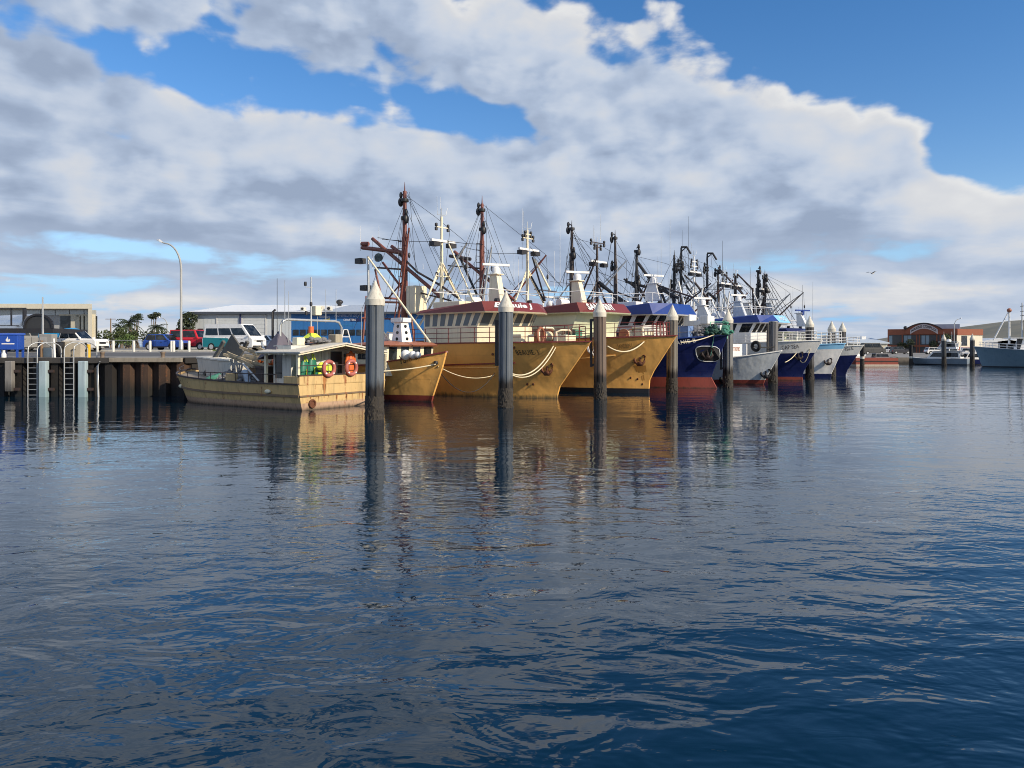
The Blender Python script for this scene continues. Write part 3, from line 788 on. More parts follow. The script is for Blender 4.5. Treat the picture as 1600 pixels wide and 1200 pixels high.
        for f, dx in blocks:
            c = a + d*(1-f); bl = MB(); sgn = -1 if dx == 0 else 1
            bl.ball(c+V3(-.28*sgn,-.1,-.1), .24, 8, 6, 0, (.55,.9,1.25)); bl.ball(c+V3(-.26*sgn,-.1,.35), .16, 8, 5, 0, (.7,.7,1.4))
            bl.lathe([(r*1.15,-.1),(r*1.2,0),(r*1.15,.1)], 10, c); bl.cyl(c+V3(0,0,.25), c+V3(-.3*sgn,-.1,.5), .04, 5)
            bl.build('sheave_block', M_['dark'], mo)
        if tip: MB().tube([a+d*.97, b+V3(0,0,.35)], .05, 5, 0, .012).build('finial', mat, mo)
        if hook:
            h = MB(); h.tube([a+d*.98, a+d*.985+V3(.55,.1,-.05), a+d*.985+V3(.95,.2,-.75)], .11, 6); h.tube([a+d*.9, a+d*.985+V3(.55,.1,-.05)], .06, 5)
            h.build('masthead_hook', mat, mo)
        s.mt = b; s.mb_ = a
        return mo
    def light_mast(s, base, top, mat, legs=((-.9,-.8),(.9,.8)), r=.10, bars=((.45,.9),(.30,.6),(.12,.55)), y=0, legz=.42):
        a = s.loc(*base, y); b = s.loc(*top, y); b = V3(a.x,a.y,b.z); d = b-a; H = d.length
        mo = MB().tube([a, b-V3(0,0,.3)], r, 8, 0, r*.6).build('light_mast', mat, s.root)
        l = MB()
        for dx, dy in legs:
            l.cyl(a+V3(dx,dy,0), a+V3(0,0,H*legz), .06, 6); l.cyl(a+V3(dx*1.3,-dy,0), a+V3(0,0,H*(legz+.05)), .045, 6)
        l.build('mast_leg', mat, mo)
        for f, w in bars:
            c = a+d*(1-f); q = MB(); q.bar(c+V3(.05,-w,0), c+V3(.05,w,0), .06,.06); q.build('crosstree', mat, mo)
            for e in (-1,1):
                x = MB(); p = c+V3(.05,e*w,0)
                x.lathe([(.09,-.22),(.10,-.05),(.05,.0)], 8, p); x.lathe([(.05,.02),(.09,.05),(.09,.2),(.04,.24)], 8, p)
                x.build('mast_lamp', M_['dark'], mo)
        c = a+d*.68; x = MB(); x.bar(c+V3(.12,-1.0,.0), c+V3(.12,1.0,.0), .16,.14); x.build('radar_scanner', M_['white2'], mo)
        
        for ya in (-.95,.45): x = MB(); x.box(c.x-.1,c.x+.35,c.y+ya,c.y+ya+.5,c.z-.36,c.z-.09); x.build('floodlight', M_['dark'], mo)
        t_ = MB(); t_.cyl(b-V3(0,0,.3), b+V3(0,0,.25), .025, 5); t_.bar(b+V3(0,-.35,-.2), b+V3(0,.35,-.2), .03,.03); t_.cyl(b+V3(0,.35,-.2), b+V3(0,.5,.3), .018,4); t_.cyl(b+V3(0,-.35,-.2), b+V3(0,-.4,.9), .014,4)
        t_.build('masthead_fitting', M_['galv'], mo)
        return mo
    def pylon(s, base, top, mat, w0=.9, w1=.55, th=.5, y=0, radar=True, lean=.35):
        a = s.loc(*base, y); b = s.loc(*top, y); H = b.z-a.z
        r0 = [(a.x-w0/2,a.y-th/2,a.z),(a.x+w0/2,a.y-th/2,a.z),(a.x+w0/2,a.y+th/2,a.z),(a.x-w0/2,a.y+th/2,a.z)]
        x1 = a.x-lean
        r1 = [(x1-w1/2,a.y-th*.4,b.z),(x1+w1/2,a.y-th*.4,b.z),(x1+w1/2,a.y+th*.4,b.z),(x1-w1/2,a.y+th*.4,b.z)]
        mb = MB(); mb.loft([r0,r1]); mb.box(x1-w1/2-.15,x1+w1/2+.15,a.y-th*.6,a.y+th*.6,b.z,b.z+.07)
        po = mb.build('radar_pylon', mat, s.root, .03)
        if radar:
            q = MB(); q.lathe([(.26,0),(.26,.3),(.16,.42)], 12, (x1+.05,a.y,b.z+.07)); q.bar((x1+.05-.35,a.y-.75,b.z+.6),(x1+.05+.35,a.y+.75,b.z+.6),.16,.13); q.build('radar_scanner', M_['white2'], po)
        return po
    def extra_rig(s, seed, mat=None, n=3, lat=None):
        """derricks topped up beside the mast, a gallows frame aft, aerials and slack lifting wires"""
        r = random.Random(seed); a, b = s.mb_, s.mt; H = b.z-a.z; dk = mat or M_['darkmetal']
        for sd in (-1,1):
            p = V3(a.x+r.uniform(.3,1.0), sd*r.uniform(.6,1.2), a.z-.6); q = p + V3(r.uniform(1.8,4.2), sd*r.uniform(.4,1.3), H*r.uniform(.42,.72)); q.x = min(q.x, -1.5)
            bo = MB(); bo.tube([p, q], .085, 7, 0, .055); bo.tube([p+V3(-.3,0,.5), q-V3(.25,0,.2)], .035, 5)
            for k in range(7):
                u = .12+.12*k; bo.cyl(p.lerp(q,u), (p+V3(-.3,0,.5)).lerp(q-V3(.25,0,.2),u+.04), .02, 4)
            bo.build('derrick_boom', r.choice((dk, M_['rustred'], M_['grey'], M_['galv'])), s.root)
            w = MB(); w.tube([q, (q+b)/2-V3(0,0,.15), a+(b-a)*r.uniform(.8,.97)], .013, 4); w.build('topping_wire', M_['darkwire'], s.root)
            w = MB(); e = V3(q.x+r.uniform(-.2,.4), q.y, s.zmid+r.uniform(.6,1.6)); w.tube([q, e], .014, 4); w.ball(q.lerp(e,.3), .12, 7, 5, 0, (.7,.7,1.5)); w.build('hanging_tackle', M_['dark'], s.root)
        x = max(-s.L+.7, a.x-r.uniform(1.2,2.2)); h = r.uniform(2.8,3.8); w_ = s.B*.36
        g = MB(); g.tube([(x,-w_,s.zmid-.3),(x-.1,-w_*.8,s.zmid+h),(x-.1,w_*.8,s.zmid+h),(x,w_,s.zmid-.3)], .09, 7); g.cyl((x,-w_,s.zmid+h*.55),(x,w_,s.zmid+h*.55),.06,6); g.cyl((x-.1,0,s.zmid+h),(a.x,0,a.z+H*.3),.05,6)
        g.build('gallows_frame', r.choice((M_['grey'], dk, M_['rustred'], M_['white'])), s.root)
        roof = s.vr[2]; zr = roof[2][2]; xb, xf = roof[0][0], roof[2][0]
        for k in range(n):
            p = V3(r.uniform(xb+.3, xf-.5), r.uniform(-1.6,1.6), zr-.05); hh = r.uniform(1.2,4.2)
            MB().tube([p, p+V3(r.uniform(-.08,.08),r.uniform(-.05,.05),hh)], .016, 4, 0, .008).build('antenna', r.choice((M_['white2'],M_['galv'],M_['darkwire'])), s.vo)
        p = V3((xb+xf)/2, 0, zr); q = MB()
        ys = (-1.7,1.7); 
        for y in ys: q.tube([(xb+.3,y,zr-.15),(xb+.3,y,zr+.75),(xf-1.2,y,zr+.75),(xf-1.2,y,zr-.1)], .025, 5)
        q.cyl((xb+.3,ys[0],zr+.75),(xb+.3,ys[1],zr+.75),.025,5); q.cyl((xf-1.2,ys[0],zr+.75),(xf-1.2,ys[1],zr+.75),.025,5); q.build('roof_rail', M_['white2'], s.vo)
        MB().lathe([(.02,-.05),(.25,0),(.27,.18),(.16,.36),(.02,.42)], 10, (xb+.9, r.uniform(-1.3,1.3), zr)).build('satellite_dome', M_['white2'], s.vo)
        c = V3(xb+1.6, r.uniform(-1,1), zr-.02); q = MB(); q.tube([c+V3(0,-.45,.28), c+V3(0,.45,.28)], .26, 12); q.build('life_raft_canister', M_['white2'], s.vo)
        for k in range(2):
            c = V3(xf-.9, (-1,1)[k]*1.4, zr+.1); q = MB(); q.tube([c, c+V3(.22,0,0)], .13, 10); q.cyl(c-V3(0,0,.2), c, .03, 5); q.build('floodlight', M_['dark'], s.vo)
    def boom(s, pts, r, mat, y=0, name='trawl_boom', n=7, r2=None):
        return MB().tube([s.loc(*p, y) if len(p) == 2 else s.loc(p[0],p[1],p[2]) for p in pts], r, n, 0, r2).build(name, mat, s.root)
    def anchor(s, px, py, mat=None, sc=1.0, pocket=None):
        p = s.on_hull(px, py, .05); a = MB(); o = p
        tx = V3(1,.25,0).normalized()*sc; nz = V3(-.12,0,1).normalized()*sc; ny = V3(.25,-1,-.2).normalized()*sc
        def Q(u, v, w=0): return o + tx*u + nz*v + ny*w
        a.tube([Q(0,.25,.02),Q(0,-.25,.10)], .07*sc, 6)
        a.tube([Q(-.38,.30,.05),Q(-.34,-.05,.16),Q(-.12,-.30,.16),Q(.12,-.30,.16),Q(.34,-.05,.16),Q(.38,.30,.05)], .085*sc, 6)
        a.ball(Q(0,-.2,.12), .2*sc, 8, 6, 0, (1.2,.8,.8)); a.box(*sum(([min(q0,q1),max(q0,q1)] for q0,q1 in zip(Q(-.4,.28,0),Q(-.22,.42,.12))),[])); a.box(*sum(([min(q0,q1),max(q0,q1)] for q0,q1 in zip(Q(.22,.28,0),Q(.4,.42,.12))),[]))
        a.build('anchor', mat or M_['rust'], s.root)
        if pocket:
            # flat anchor bed on the hull skin: dark plate imitates a recess's shade, raised rim
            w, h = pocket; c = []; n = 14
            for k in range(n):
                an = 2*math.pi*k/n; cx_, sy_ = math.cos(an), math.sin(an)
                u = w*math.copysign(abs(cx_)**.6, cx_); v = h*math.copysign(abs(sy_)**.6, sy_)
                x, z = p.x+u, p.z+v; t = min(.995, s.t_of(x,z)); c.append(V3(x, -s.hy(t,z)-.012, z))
            b = MB(); b.add(c, [tuple(range(n))]); b.build('anchor_bed_shade', M_['dark'], s.hullo)
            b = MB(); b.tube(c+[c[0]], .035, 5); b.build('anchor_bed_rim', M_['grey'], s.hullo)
    def blob(s, name, p, size, mat, n=26, seed=1, parent=None):
        """heap of netting or rope: many small lumps"""
        r = random.Random(seed); mb = MB()
        for _ in range(n*3):
            a = r.uniform(0,6.28); k = r.random()**.5
            mb.ball((p[0]+size[0]*k*math.cos(a), p[1]+size[1]*k*math.sin(a), p[2]+size[2]*r.random()*(1.1-k)), r.uniform(.05,.15), 6, 4, 0, (r.uniform(.7,1.5),r.uniform(.7,1.5),r.uniform(.5,1)))
        mb.ball((p[0],p[1],p[2]+size[2]*.3), 1.0, 12, 8, 0, (size[0]*.62,size[1]*.62,size[2]*.4))
        return mb.build(name, mat, parent or s.root)
    def winch(s, p, sc=1.0, drum=None, mat=None):
        mb = MB(); x, y, z = p
        for e in (-.55,.55): mb.lathe([(.42*sc,-.04),(.42*sc,.04)], 16); 
        mb = MB()
        for e in (-.6,.6): mb.box(x-.35*sc,x+.35*sc,y+e*sc-.05,y+e*sc+.05,z,z+.5*sc)
        for e in (-.5,.5): mb.tube([(x,y+e*sc-.03,z+.5*sc),(x,y+e*sc+.03,z+.5*sc)], .45*sc, 16)
        o = mb.build('winch', mat or M_['darkmetal'], s.root)
        MB().tube([(x,y-.5*sc,z+.5*sc),(x,y+.5*sc,z+.5*sc)], .32*sc, 14).build('winch_drum', drum or M_['rope'], o)
        return o

def rope(pts, r, mat, label, group='mooring ropes', name='mooring_rope', sag=0.0, k=14):
    a, b = Vector(pts[0]), Vector(pts[-1]); out = []
    for i in range(k+1):
        u = i/k; p = a.lerp(b, u); p.z -= sag*4*u*(1-u); out.append(p)
    o = MB().tube(out, r, 6).build(name, mat); return tag(o, label, 'rope', group)
m = M_
# ---- small ochre boat (bow just right of the first pile)
b1 = Boat('fishing_boat', 'small ochre fishing boat with white funnel and dark script lettering on its bow', 'boat', 677, 628, 12.0, 4.3, 1.55, 2.5, .95, zboot=.32, tm=(.30,.52), pw=(1.6,2.3), stem=[(-.8,-.6),(0,-.1),(.3,0),(1.9,.75),(2.5,.95)])
b1.hull([m['yellow'], m['boot'], m['yellow2']], cap=m['maroon'])
b1.hull_text('Yarmel', 627, 569, 660, 560, .42, m['dark'], shear=.35)
b1.wheelhouse(-1.75, -5.4, 1.62, 1.3, 2.12, 2.86, .06, (m['cream'], m['roofred']), nside=3, nfront=3, ncorner=0, vis=(.18,.30,.14), corner=.08, ff=.97, visor_mat=m['roofred'], soffit=m['roofred'])
p = b1.loc(630, 537, .2)
f = MB(); f.loft([[(p.x-.55,p.y-.36,p.z),(p.x+.35,p.y-.36,p.z),(p.x+.35,p.y+.36,p.z),(p.x-.55,p.y+.36,p.z)],[(p.x-.45,p.y-.25,p.z+1.12),(p.x+.12,p.y-.25,p.z+1.12),(p.x+.12,p.y+.25,p.z+1.12),(p.x-.45,p.y+.25,p.z+1.12)]])
f.box(p.x-.6,p.x+.25,p.y-.36,p.y+.36,p.z+1.12,p.z+1.36)
fo = f.build('funnel', m['white'], b1.root, .03)
for k in range(3):
    q = MB(); zz = p.z+.25+k*.33; xx = p.x+.35-.23*(zz-p.z)/1.12
    q.tube([(xx-.02,p.y,zz),(xx+.03,p.y,zz)], .085, 12); q.tube([(p.x-.1,p.y-.36+.11*(zz-p.z)/1.12+.02,zz),(p.x-.1,p.y-.36+.11*(zz-p.z)/1.12-.03,zz)], .085, 12)
    q.build('porthole', m['glass'], fo)
b1.boom([(575,402),(672,535)], .055, m['cream'], name='spar')
b1.boom([(590,505),(612,536)], .04, m['cream'], name='brace')
b1.boom([(603,527),(605,519),(620,521)], .035, m['cream'], name='handrail')
b1.railing(-5.6, -4.2, .7, mat=m['galv'], front=False)
p = b1.loc(600, 530, .4); q = MB(); q.box(p.x-.4,p.x+.5,p.y-.4,p.y+.5,p.z-.1,p.z+.3); q.build('hatch_box', m['white'], b1.root, .03)
p = b1.loc(643, 554, -.9)
for i, (px_, s_) in enumerate(((634,.26),(645,.2),(653,.16))):
    p = b1.loc(px_, 554.5, -1.15); o = MB().ball(b1.world(p), s_, 10, 8).build('fishing_float', m['white']); tag(o, ['large white float behind the small ochre boat gunwale','medium white float behind the small ochre boat gunwale','smallest white float behind the small ochre boat gunwale'][i], 'float', 'floats on the small ochre boat')
h = b1.on_hull(681, 567, .02); MB().lathe([(.07,-.1),(.11,-.06),(.11,.06),(.07,.1)], 10, h).build('hawse_pipe', m['dark'], b1.root)

# ---- BEAUIE-3
b2 = Boat('trawler', 'ochre trawler with maroon wheelhouse roof and rust red mast and ladder', 'trawler', 871, 622, 17.3, 6.3, 2.93, 3.03, 2.2, zboot=.16, stem=[(-.8,-.25),(0,0),(.5,.06),(3.03,2.2)])
b2.hull([m['yellow'], m['yellow'], m['yellow']], cap=m['maroon'])
b2.hull_text('BEAUIE-3', 808, 555, 843, 554, .26, m['dark'], spacing=1.15)
b2.strake(693, 570.5, 806, 567, m['maroon']); b2.strake(693, 575, 775, 574, m['yellow2'], w=.04)
b2.wheelhouse(-3.0, -8.1, 2.35, 2.75, 3.95, 4.7, .45, (m['cream'], m['maroon']), nside=7, nfront=2, vis=(.35,.75,.55), win=paint('glass with painted pale reflection', (.10,.125,.14), .12, .3))  # the pale reflection on the panes is put into their colour
b2.visor_text('Beauie J', m['white2'], (1,.34), (2,.70), .22, .88, shear=.3, bold=.03)
b2.railing(-9.0, 1.3, .85)
p = b2.loc(652, 480); q = MB(); q.box(p.x-.5,p.x+.35,-.5,.5,4.9,p.z+1.35); q.build('exhaust_casing', m['cream'], b2.root, .04)
q = MB(); q.box(-8.2,-6.0,-1.5,1.5,4.95,5.42); q.build('upper_deckhouse', m['cream'], b2.root, .03)
b2.light_mast((690,475),(697,330), m['cream'], legs=((.2,-1.55),(.2,1.55)), r=.13, bars=((.17,.5),(.70,.45)))
b2.aft_mast((632,498),(635,292), m['rustred'], r=.22, blocks=((.10,.1),(.235,.0)))
for pts, r, c in (([(582,373),(630,414),(690,465)],.12,'rustred'),([(566,387),(600,391),(630,395)],.14,'rustred'),([(566,381),(575,381)],.16,'rustred'),([(612,385),(625,395)],.12,'rustred'),([(587,418),(630,421)],.06,'darkmetal'),
        ([(598,410),(628,450)],.08,'rustred'),([(586,421),(598,472)],.07,'rustred'),([(622,395),(652,425),(690,447),(715,465)],.07,'darkmetal'),([(628,450),(705,470)],.05,'darkmetal'),([(600,472),(632,473)],.07,'roofred')):
    b2.boom(pts, r, m[c])
b2.boom([(575,400),(576,470)], .09, m['galv'], name='stern_post')
for (a_, c_) in (((563,408),(570,412)),((571,450),(573,453))):
    p = b2.loc(*a_); q = MB(); q.box(p.x-.3,p.x+.3,-.25,.25,p.z-.18,p.z+.18); q.build('floodlight', m['dark'], b2.root)
p = b2.loc(592,403); q = MB(); q.tube([(p.x-.1,p.y,p.z),(p.x+.25,p.y-.22,p.z)], .28, 16); q.build('searchlight', m['glassg'], b2.root)
for px_, y0_, y1_ in ((563,353,392),(582,368,420),(592,352,400),(688,308,345),(661,412,420),(731,366,440)): b2.antenna((px_,y1_),(px_,y0_))
b2.wires([((637,305),(692,432)),((637,330),(680,440)),((636,300),(706,440)),((597,374),(693,377)),((590,371),(634,378)),((630,330),(622,420)),((628,340),(610,470)),((640,300),(650,430)),((700,377),(755,382)),((635,362),(655,430)),((592,480),(640,535)),
  ((703,360),(690,470)),((635,420),(700,470))])
b2.boom([(699,376),(748,490)], .045, m['cream'], name='stay_pole'); b2.boom([(730,455),(760,500)], .04, m['cream'], name='stay_pole')
b2.pylon((777,474),(774,430), m['cream'], w0=.95, w1=.55, lean=.15)
b2.anchor(857, 577, sc=.85)
for a_ in ((834,600),(823,600),(803,543),(770,553)):
    p = b2.on_hull(*a_, .0); q = MB(); q.ball(p, .09, 8, 6, 0, (1,.4,1)); q.build('hull_fitting', m['rust'], b2.root)
b2.winch((-1.2,.4,2.9), .9, m['rope'], m['roofred']); b2.winch((.1,.3,2.9), .6, m['cream'], m['cream'])
q = MB(); q.torus((-.1,-1.3,3.35), .42, .07, (0.75,.2,0)); q.build('hose_reel', m['roofred'], b2.root)
for px_, h_ in ((875,.6),(848,.75)):
    p = b2.loc(px_, 534, -.5); q = MB(); q.tube([(p.x,-.8,2.95),(p.x,-.8,2.95+h_),(p.x+.1,-.5,3.05+h_),(p.x+.1,.2,3.05+h_),(p.x,.5,2.95+h_),(p.x,.5,2.95)], .06, 7); q.build('fairlead_frame', m['cream'], b2.root)
q = MB(); q.box(-1.9,-1.3,-1.5,-.4,2.85,3.45); q.build('deck_locker', m['cream'], b2.root, .03); q = MB(); q.box(.55,.95,-.5,.4,2.9,3.4); q.build('deck_locker', m['cream'], b2.root, .03)
for px_ in (677,688,698): 
    p = b2.loc(px_, 533, -2.2); q = MB(); q.cyl((p.x,p.y,2.9),(p.x,p.y,3.35),.05,6); q.ball((p.x+.1,p.y,3.4),.14,8,6); q.build('deck_vent', m['dark'], b2.root)

# ---- second ochre trawler
b3 = Boat('trawler', 'ochre trawler with blank pale green wheelhouse under a maroon roof lettered in white capitals', 'trawler', 1014, 614.5, 17.5, 6.3, 3.15, 3.4, 1.84, zboot=.28, stem=[(-.8,-.2),(0,0),(.7,.02),(1.2,.25),(3.4,1.84)])
b3.hull([m['yellow'], m['bootblack'], m['yellow']], cap=m['maroon'])
b3.hull_text('SANDRINY', 966, 545, 990, 543, .26, paint('faded lettering', (.30,.17,.06), .5), spacing=1.1)
b3.strake(905, 560, 962, 555, m['yellow2'], w=.07)
b3.wheelhouse(-3.2, -8.6, 2.4, 2.95, 3.75, 4.85, .45, (m['creamgreen'], m['maroon']), nside=0, nfront=0, vis=(.35,.75,.58))
b3.visor_text('SANDRIN Y'.replace(' ',''), m['white2'], (1,.32), (2,.36), .2, .9, shear=-.1, bold=.04)
q = MB(); q.box(-8.7,-3.95,-2.44,2.44,2.95,3.66); q.build('wheelhouse_base', m['cream'], b3.root)
b3.railing(-9.0, .95, .85)
b3.light_mast((824,472),(825,352), m['cream'], legs=((.2,-1.5),(.2,1.5)), r=.12, bars=((.17,.55),(.12,.3)), legz=.40)
b3.aft_mast((753,480),(755,313), m['rustred'], r=.2, blocks=((.09,.1),(.27,.0)))
b3.pylon((905,474),(900,440), m['cream'], w0=.95, w1=.55, lean=.2)
for pts, r, c in (([(710,393),(753,430),(805,470)],.11,'rustred'),([(703,400),(735,405)],.13,'darkmetal'),([(700,415),(760,420)],.05,'darkmetal'),([(720,405),(745,460)],.09,'dark'),([(740,420),(800,458)],.06,'darkmetal'),
        ([(835,405),(860,455)],.07,'cream'),([(832,402),(852,470)],.06,'darkmetal'),([(830,432),(850,470)],.07,'dark'),([(712,398),(770,440)],.08,'dark'),([(835,452),(870,456)],.05,'galv')): b3.boom(pts, r, m[c])
for px_, y0_, y1_ in ((816,326,420),(733,370,440),(803,392,450),(875,352,470),(866,392,470),(810,400,450),(744,398,460)): b3.antenna((px_,y1_),(px_,y0_))
b3.wires([((759,320),(805,445)),((759,345),(798,445)),((750,350),(738,440)),((720,385),(757,393)),((757,395),(818,396)),((828,385),(870,440)),((828,395),(880,450)),((760,330),(760,440)),((745,405),(700,470))])
b3.anchor(1001, 563, sc=.85)
pa = b3.on_hull(1000, 571); r_ = random.Random(8)
for i in range(6):
    rs = MB(); x0 = pa.x-.22+.09*i; hh = (.45,.75,1.05,1.15,.7,.4)[i]; n = 6
    for k in range(n):
        za, zb = pa.z-hh*k/n, pa.z-hh*(k+1)/n; wa, wb_ = .06*(1-k/n)+.012, .06*(1-(k+1)/n)+.012
        Q = lambda x, z: (x, -b3.hy(b3.t_of(x,z),z)-.005, z)
        rs.add([Q(x0-wb_,zb),Q(x0+wb_,zb),Q(x0+wa,za),Q(x0-wa,za)], [(0,1,2,3)])
    rs.build('rust_stain', paint('orange rust stain', (.46,.22,.045), .7, .3), b3.hullo)
for a_ in ((995,592),(986,590),(1003,600)):
    p = b3.on_hull(*a_, .0); MB().ball(p, .08, 8, 6, 0, (1,.4,1)).build('hull_fitting', m['rust'], b3.root)
b3.winch((-1.7,.3,3.1), .8, m['rope'], m['roofred']); q = MB(); q.box(-3.1,-2.5,-1.7,-.6,3.05,3.65); q.build('deck_locker', m['cream'], b3.root, .03); q = MB(); q.box(-.8,.0,-.9,.6,3.15,3.75); q.build('deck_locker', m['cream'], b3.root, .03)
p = b3.loc(1004, 526, -.4); q = MB(); q.tube([(p.x-.35,-.9,3.2),(p.x-.35,-.9,3.85),(p.x+.3,-.9,3.9),(p.x+.35,-.9,3.2)], .09, 8); q.build('fairlead_frame', m['cream'], b3.root)
q = MB(); q.box(-4.2,-3.5,-2.6,-1.9,3.1,3.8); q.build('deck_box', m['greennet'], b3.root, .03)
q = MB()
for y in (-.45,.0,.45): q.tube([(.55,y,3.3),(.55,y,4.15),(.95,y*.8,4.15),(1.0,y*.8,3.3)], .05, 6)
q.cyl((.55,-.45,4.1),(.55,.45,4.1),.04,6); q.cyl((.55,-.45,3.7),(.55,.45,3.7),.03,6)
q.build('bow_rail', m['maroon'], b3.root)

# ---- navy trawler
b4 = Boat('trawler', 'dark navy trawler with red waterline and royal blue roofed wheelhouse', 'trawler', 1115, 606.5, 17.5, 6.6, 2.95, 3.52, 1.02, zboot=.72, stem=[(-.8,.35),(0,.25),(.35,-.05),(.8,-.2),(3.52,1.02)], tm=(.46,.62))
b4.hull([m['navy'], m['boot'], m['navy']], cap=m['royal'])
b4.hull_text('JANIE B', 1055, 541.5, 1088, 536.5, .34, m['white2'], bold=.02, spacing=1.15)
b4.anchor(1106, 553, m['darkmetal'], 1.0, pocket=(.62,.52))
b4.wheelhouse(-3.1, -9.0, 2.6, 3.0, 4.25, 4.95, .5, (m['white'], m['royal']), nside=5, nfront=3, ncorner=2, vis=(.3,.7,.75))
q = MB(); q.box(-9.1,-3.8,-2.66,2.66,2.9,3.75); q.build('wheelhouse_base', m['navy'], b4.root)
b4.visor_text('PMW', m['white2'], (0,.22), (0,.30), .3, .75, bold=.03)
q = MB(); q.box(-7.4,-5.2,-1.3,1.3,5.4,5.95); q.build('upper_deckhouse', m['white'], b4.root, .05)
b4.pylon((1022,470),(1019,444), m['white'], w0=1.3, w1=.7, lean=.1)
b4.aft_mast((894,474),(890,352), m['darkmetal'], r=.19, blocks=((.05,.1),(.38,.0)))
b4.light_mast((933,480),(932,376), m['darkmetal'], legs=((.1,-1.1),(.2,1.2)), r=.13, bars=((.035,.85),(.10,.4)), legz=.38)
for pts, r, c in (([(936,441),(984,482)],.13,'dark'),([(938,446),(990,480)],.09,'dark'),([(918,468),(932,444)],.06,'darkmetal'),([(997,411),(1024,448),(1060,466)],.11,'dark'),([(1030,448),(1042,480)],.09,'dark'),([(1035,448),(1055,470)],.1,'dark'),([(1020,443),(1060,457),(1084,465)],.06,'darkmetal')): b4.boom(pts, r, m[c])
for px_, y0_, y1_ in ((938,335,376),(1047,344,455),(1033,370,450),(1028,400,450),(1044,425,456),(927,352,385)): b4.antenna((px_,y1_),(px_,y0_), mat=m['galv'])
b4.antenna((1027,452),(1045,452)); q = b4.boom([(1026,448),(1045,454)], .04, m['galv'], name='antenna_bar')
b4.wires([((894,355),(928,415)),((894,365),(960,450)),((894,388),(926,423)),((888,395),(880,440)),((936,424),(980,470)),((896,392),(910,480)),((860,440),(930,445)),((935,425),(1000,448))])
b4.railing(-9, .5, .8, mat=m['greynet'], rails=(.4,.8))
b4.blob('net_heap', b4.loc(1090,526,-.6), (.9,.9,1.0), m['greynet'], 34, 3)
b4.blob('net_heap', b4.loc(1132,522,-.1), (.55,.45,.9), m['greennet'], 24, 4)
b4.blob('net_heap', b4.loc(1113,522,-.6), (.8,.5,.7), paint('dark green net', (.03,.09,.07), .9, .4, bump=.05), 24, 6)
for k in range(5):
    p = b4.loc(1070, 527-k*3.6, -1.4); q = MB(); q.box(p.x-.45,p.x+.45,p.y-.35,p.y+.35,p.z-.02,p.z+.15); o = q.build('fish_crate', paint('blue crate', (.16,.26,.50), .5, .2), None, .02)
    o.matrix_world = b4.root.matrix_world.copy(); o.location = b4.root.location; o.rotation_euler = b4.root.rotation_euler
    tag(o, ['bottom','second from bottom','middle','second from top','topmost'][k].join(['', ' blue crate in the stack on the navy trawler foredeck']), 'crate', 'blue crates on the navy trawler')
for (px_, py_, sx, sz) in ((1090,506,.9,.45),(1105,500,.6,.55),(1078,502,.5,.9)):
    p = b4.loc(px_, py_, .6); q = MB(); q.box(p.x-sx/2,p.x+sx/2,p.y-.5,p.y+.5,p.z-sz/2,p.z+sz/2); q.build('deck_housing', m['white'], b4.root, .04)
p = b4.loc(1122, 515, -.2); q = MB(); q.box(p.x-.3,p.x+.3,p.y-.3,p.y+.3,p.z-.1,p.z+.3); q.build('bin', m['white'], b4.root, .04)
q = MB(); p = b4.loc(1122,527,-.3)
q.tube([(p.x-.4,-.6,3.3),(p.x-.4,-.6,4.4),(p.x+.5,.0,4.4),(p.x+.5,.0,3.3)], .05, 6); q.build('gallows_frame', m['ropegreen'], b4.root)

# ---- low grey bow
b5 = Boat('trawler', 'low pale grey bow with red waterline between two capped piles', 'trawler', 1195, 600.5, 17.0, 6.0, 1.5, 2.45, 1.25, zboot=.32, sheer0=.5, stem=[(-.8,-.6),(0,-.1),(.3,0),(2.45,1.25)])
b5.hull([m['grey'], m['boot'], m['grey']], cap=m['white'])
b5.anchor(1198, 584, m['dark'], .9)
q = MB(); q.box(-4.6,-2.2,-1.9,1.9,1.4,2.98); q.build('foredeck_locker', m['white2'], b5.root, .03)
flat_text('INTREPID', (-2.185,-.9,2.45), (0,1,0), (0,0,1), 1.5, .28, m['roofred'], 'lettering', b5.root)
b5.wheelhouse(-6.0, -11.0, 2.2, 1.6, 3.9, 4.55, .4, (m['white'], m['navy']), nside=5, nfront=2, vis=(.3,.6,.35))
b5.pylon((1103,500),(1100,478), m['white'], w0=1.0, w1=.6)
b5.aft_mast((962,480),(956,366), m['darkmetal'], r=.17, blocks=((.06,.1),(.45,.1)))
b5.aft_mast((995,484),(993,388), m['dark'], r=.19, blocks=((.05,.0),(.55,.0)), tip=False)
for pts, r, c in (([(978,440),(1008,448)],.12,'dark'),([(975,436),(1000,455)],.08,'darkmetal'),([(997,448),(1012,471)],.12,'dark'),([(960,455),(1000,470)],.06,'darkmetal'),([(1060,440),(1070,480)],.07,'white'),([(1075,455),(1100,490)],.08,'grey'),([(1098,450),(1090,495)],.07,'white')): b5.boom(pts, r, m[c])
b5.wires([((959,370),(985,415)),((958,365),(948,420)),((961,402),(990,432)),((964,440),(1010,480)),((956,372),(944,440)),((996,420),(1025,470)),((992,392),(988,430))])
for px_, y0_, y1_ in ((1003,392,440),(970,440,480)): b5.antenna((px_,y1_),(px_,y0_), mat=m['galv'])
tb = b5.on_hull(1133, 590, .12); MB().torus((tb.x,tb.y,tb.z), .34, .13, (0.2,1,0)).build('tyre_fender', m['black'], b5.root)
tb = b5.loc(1181, 541, -1.2); MB().torus((tb.x,tb.y,tb.z), .3, .12, (0.2,1,0)).build('tyre_fender', m['black'], b5.root)

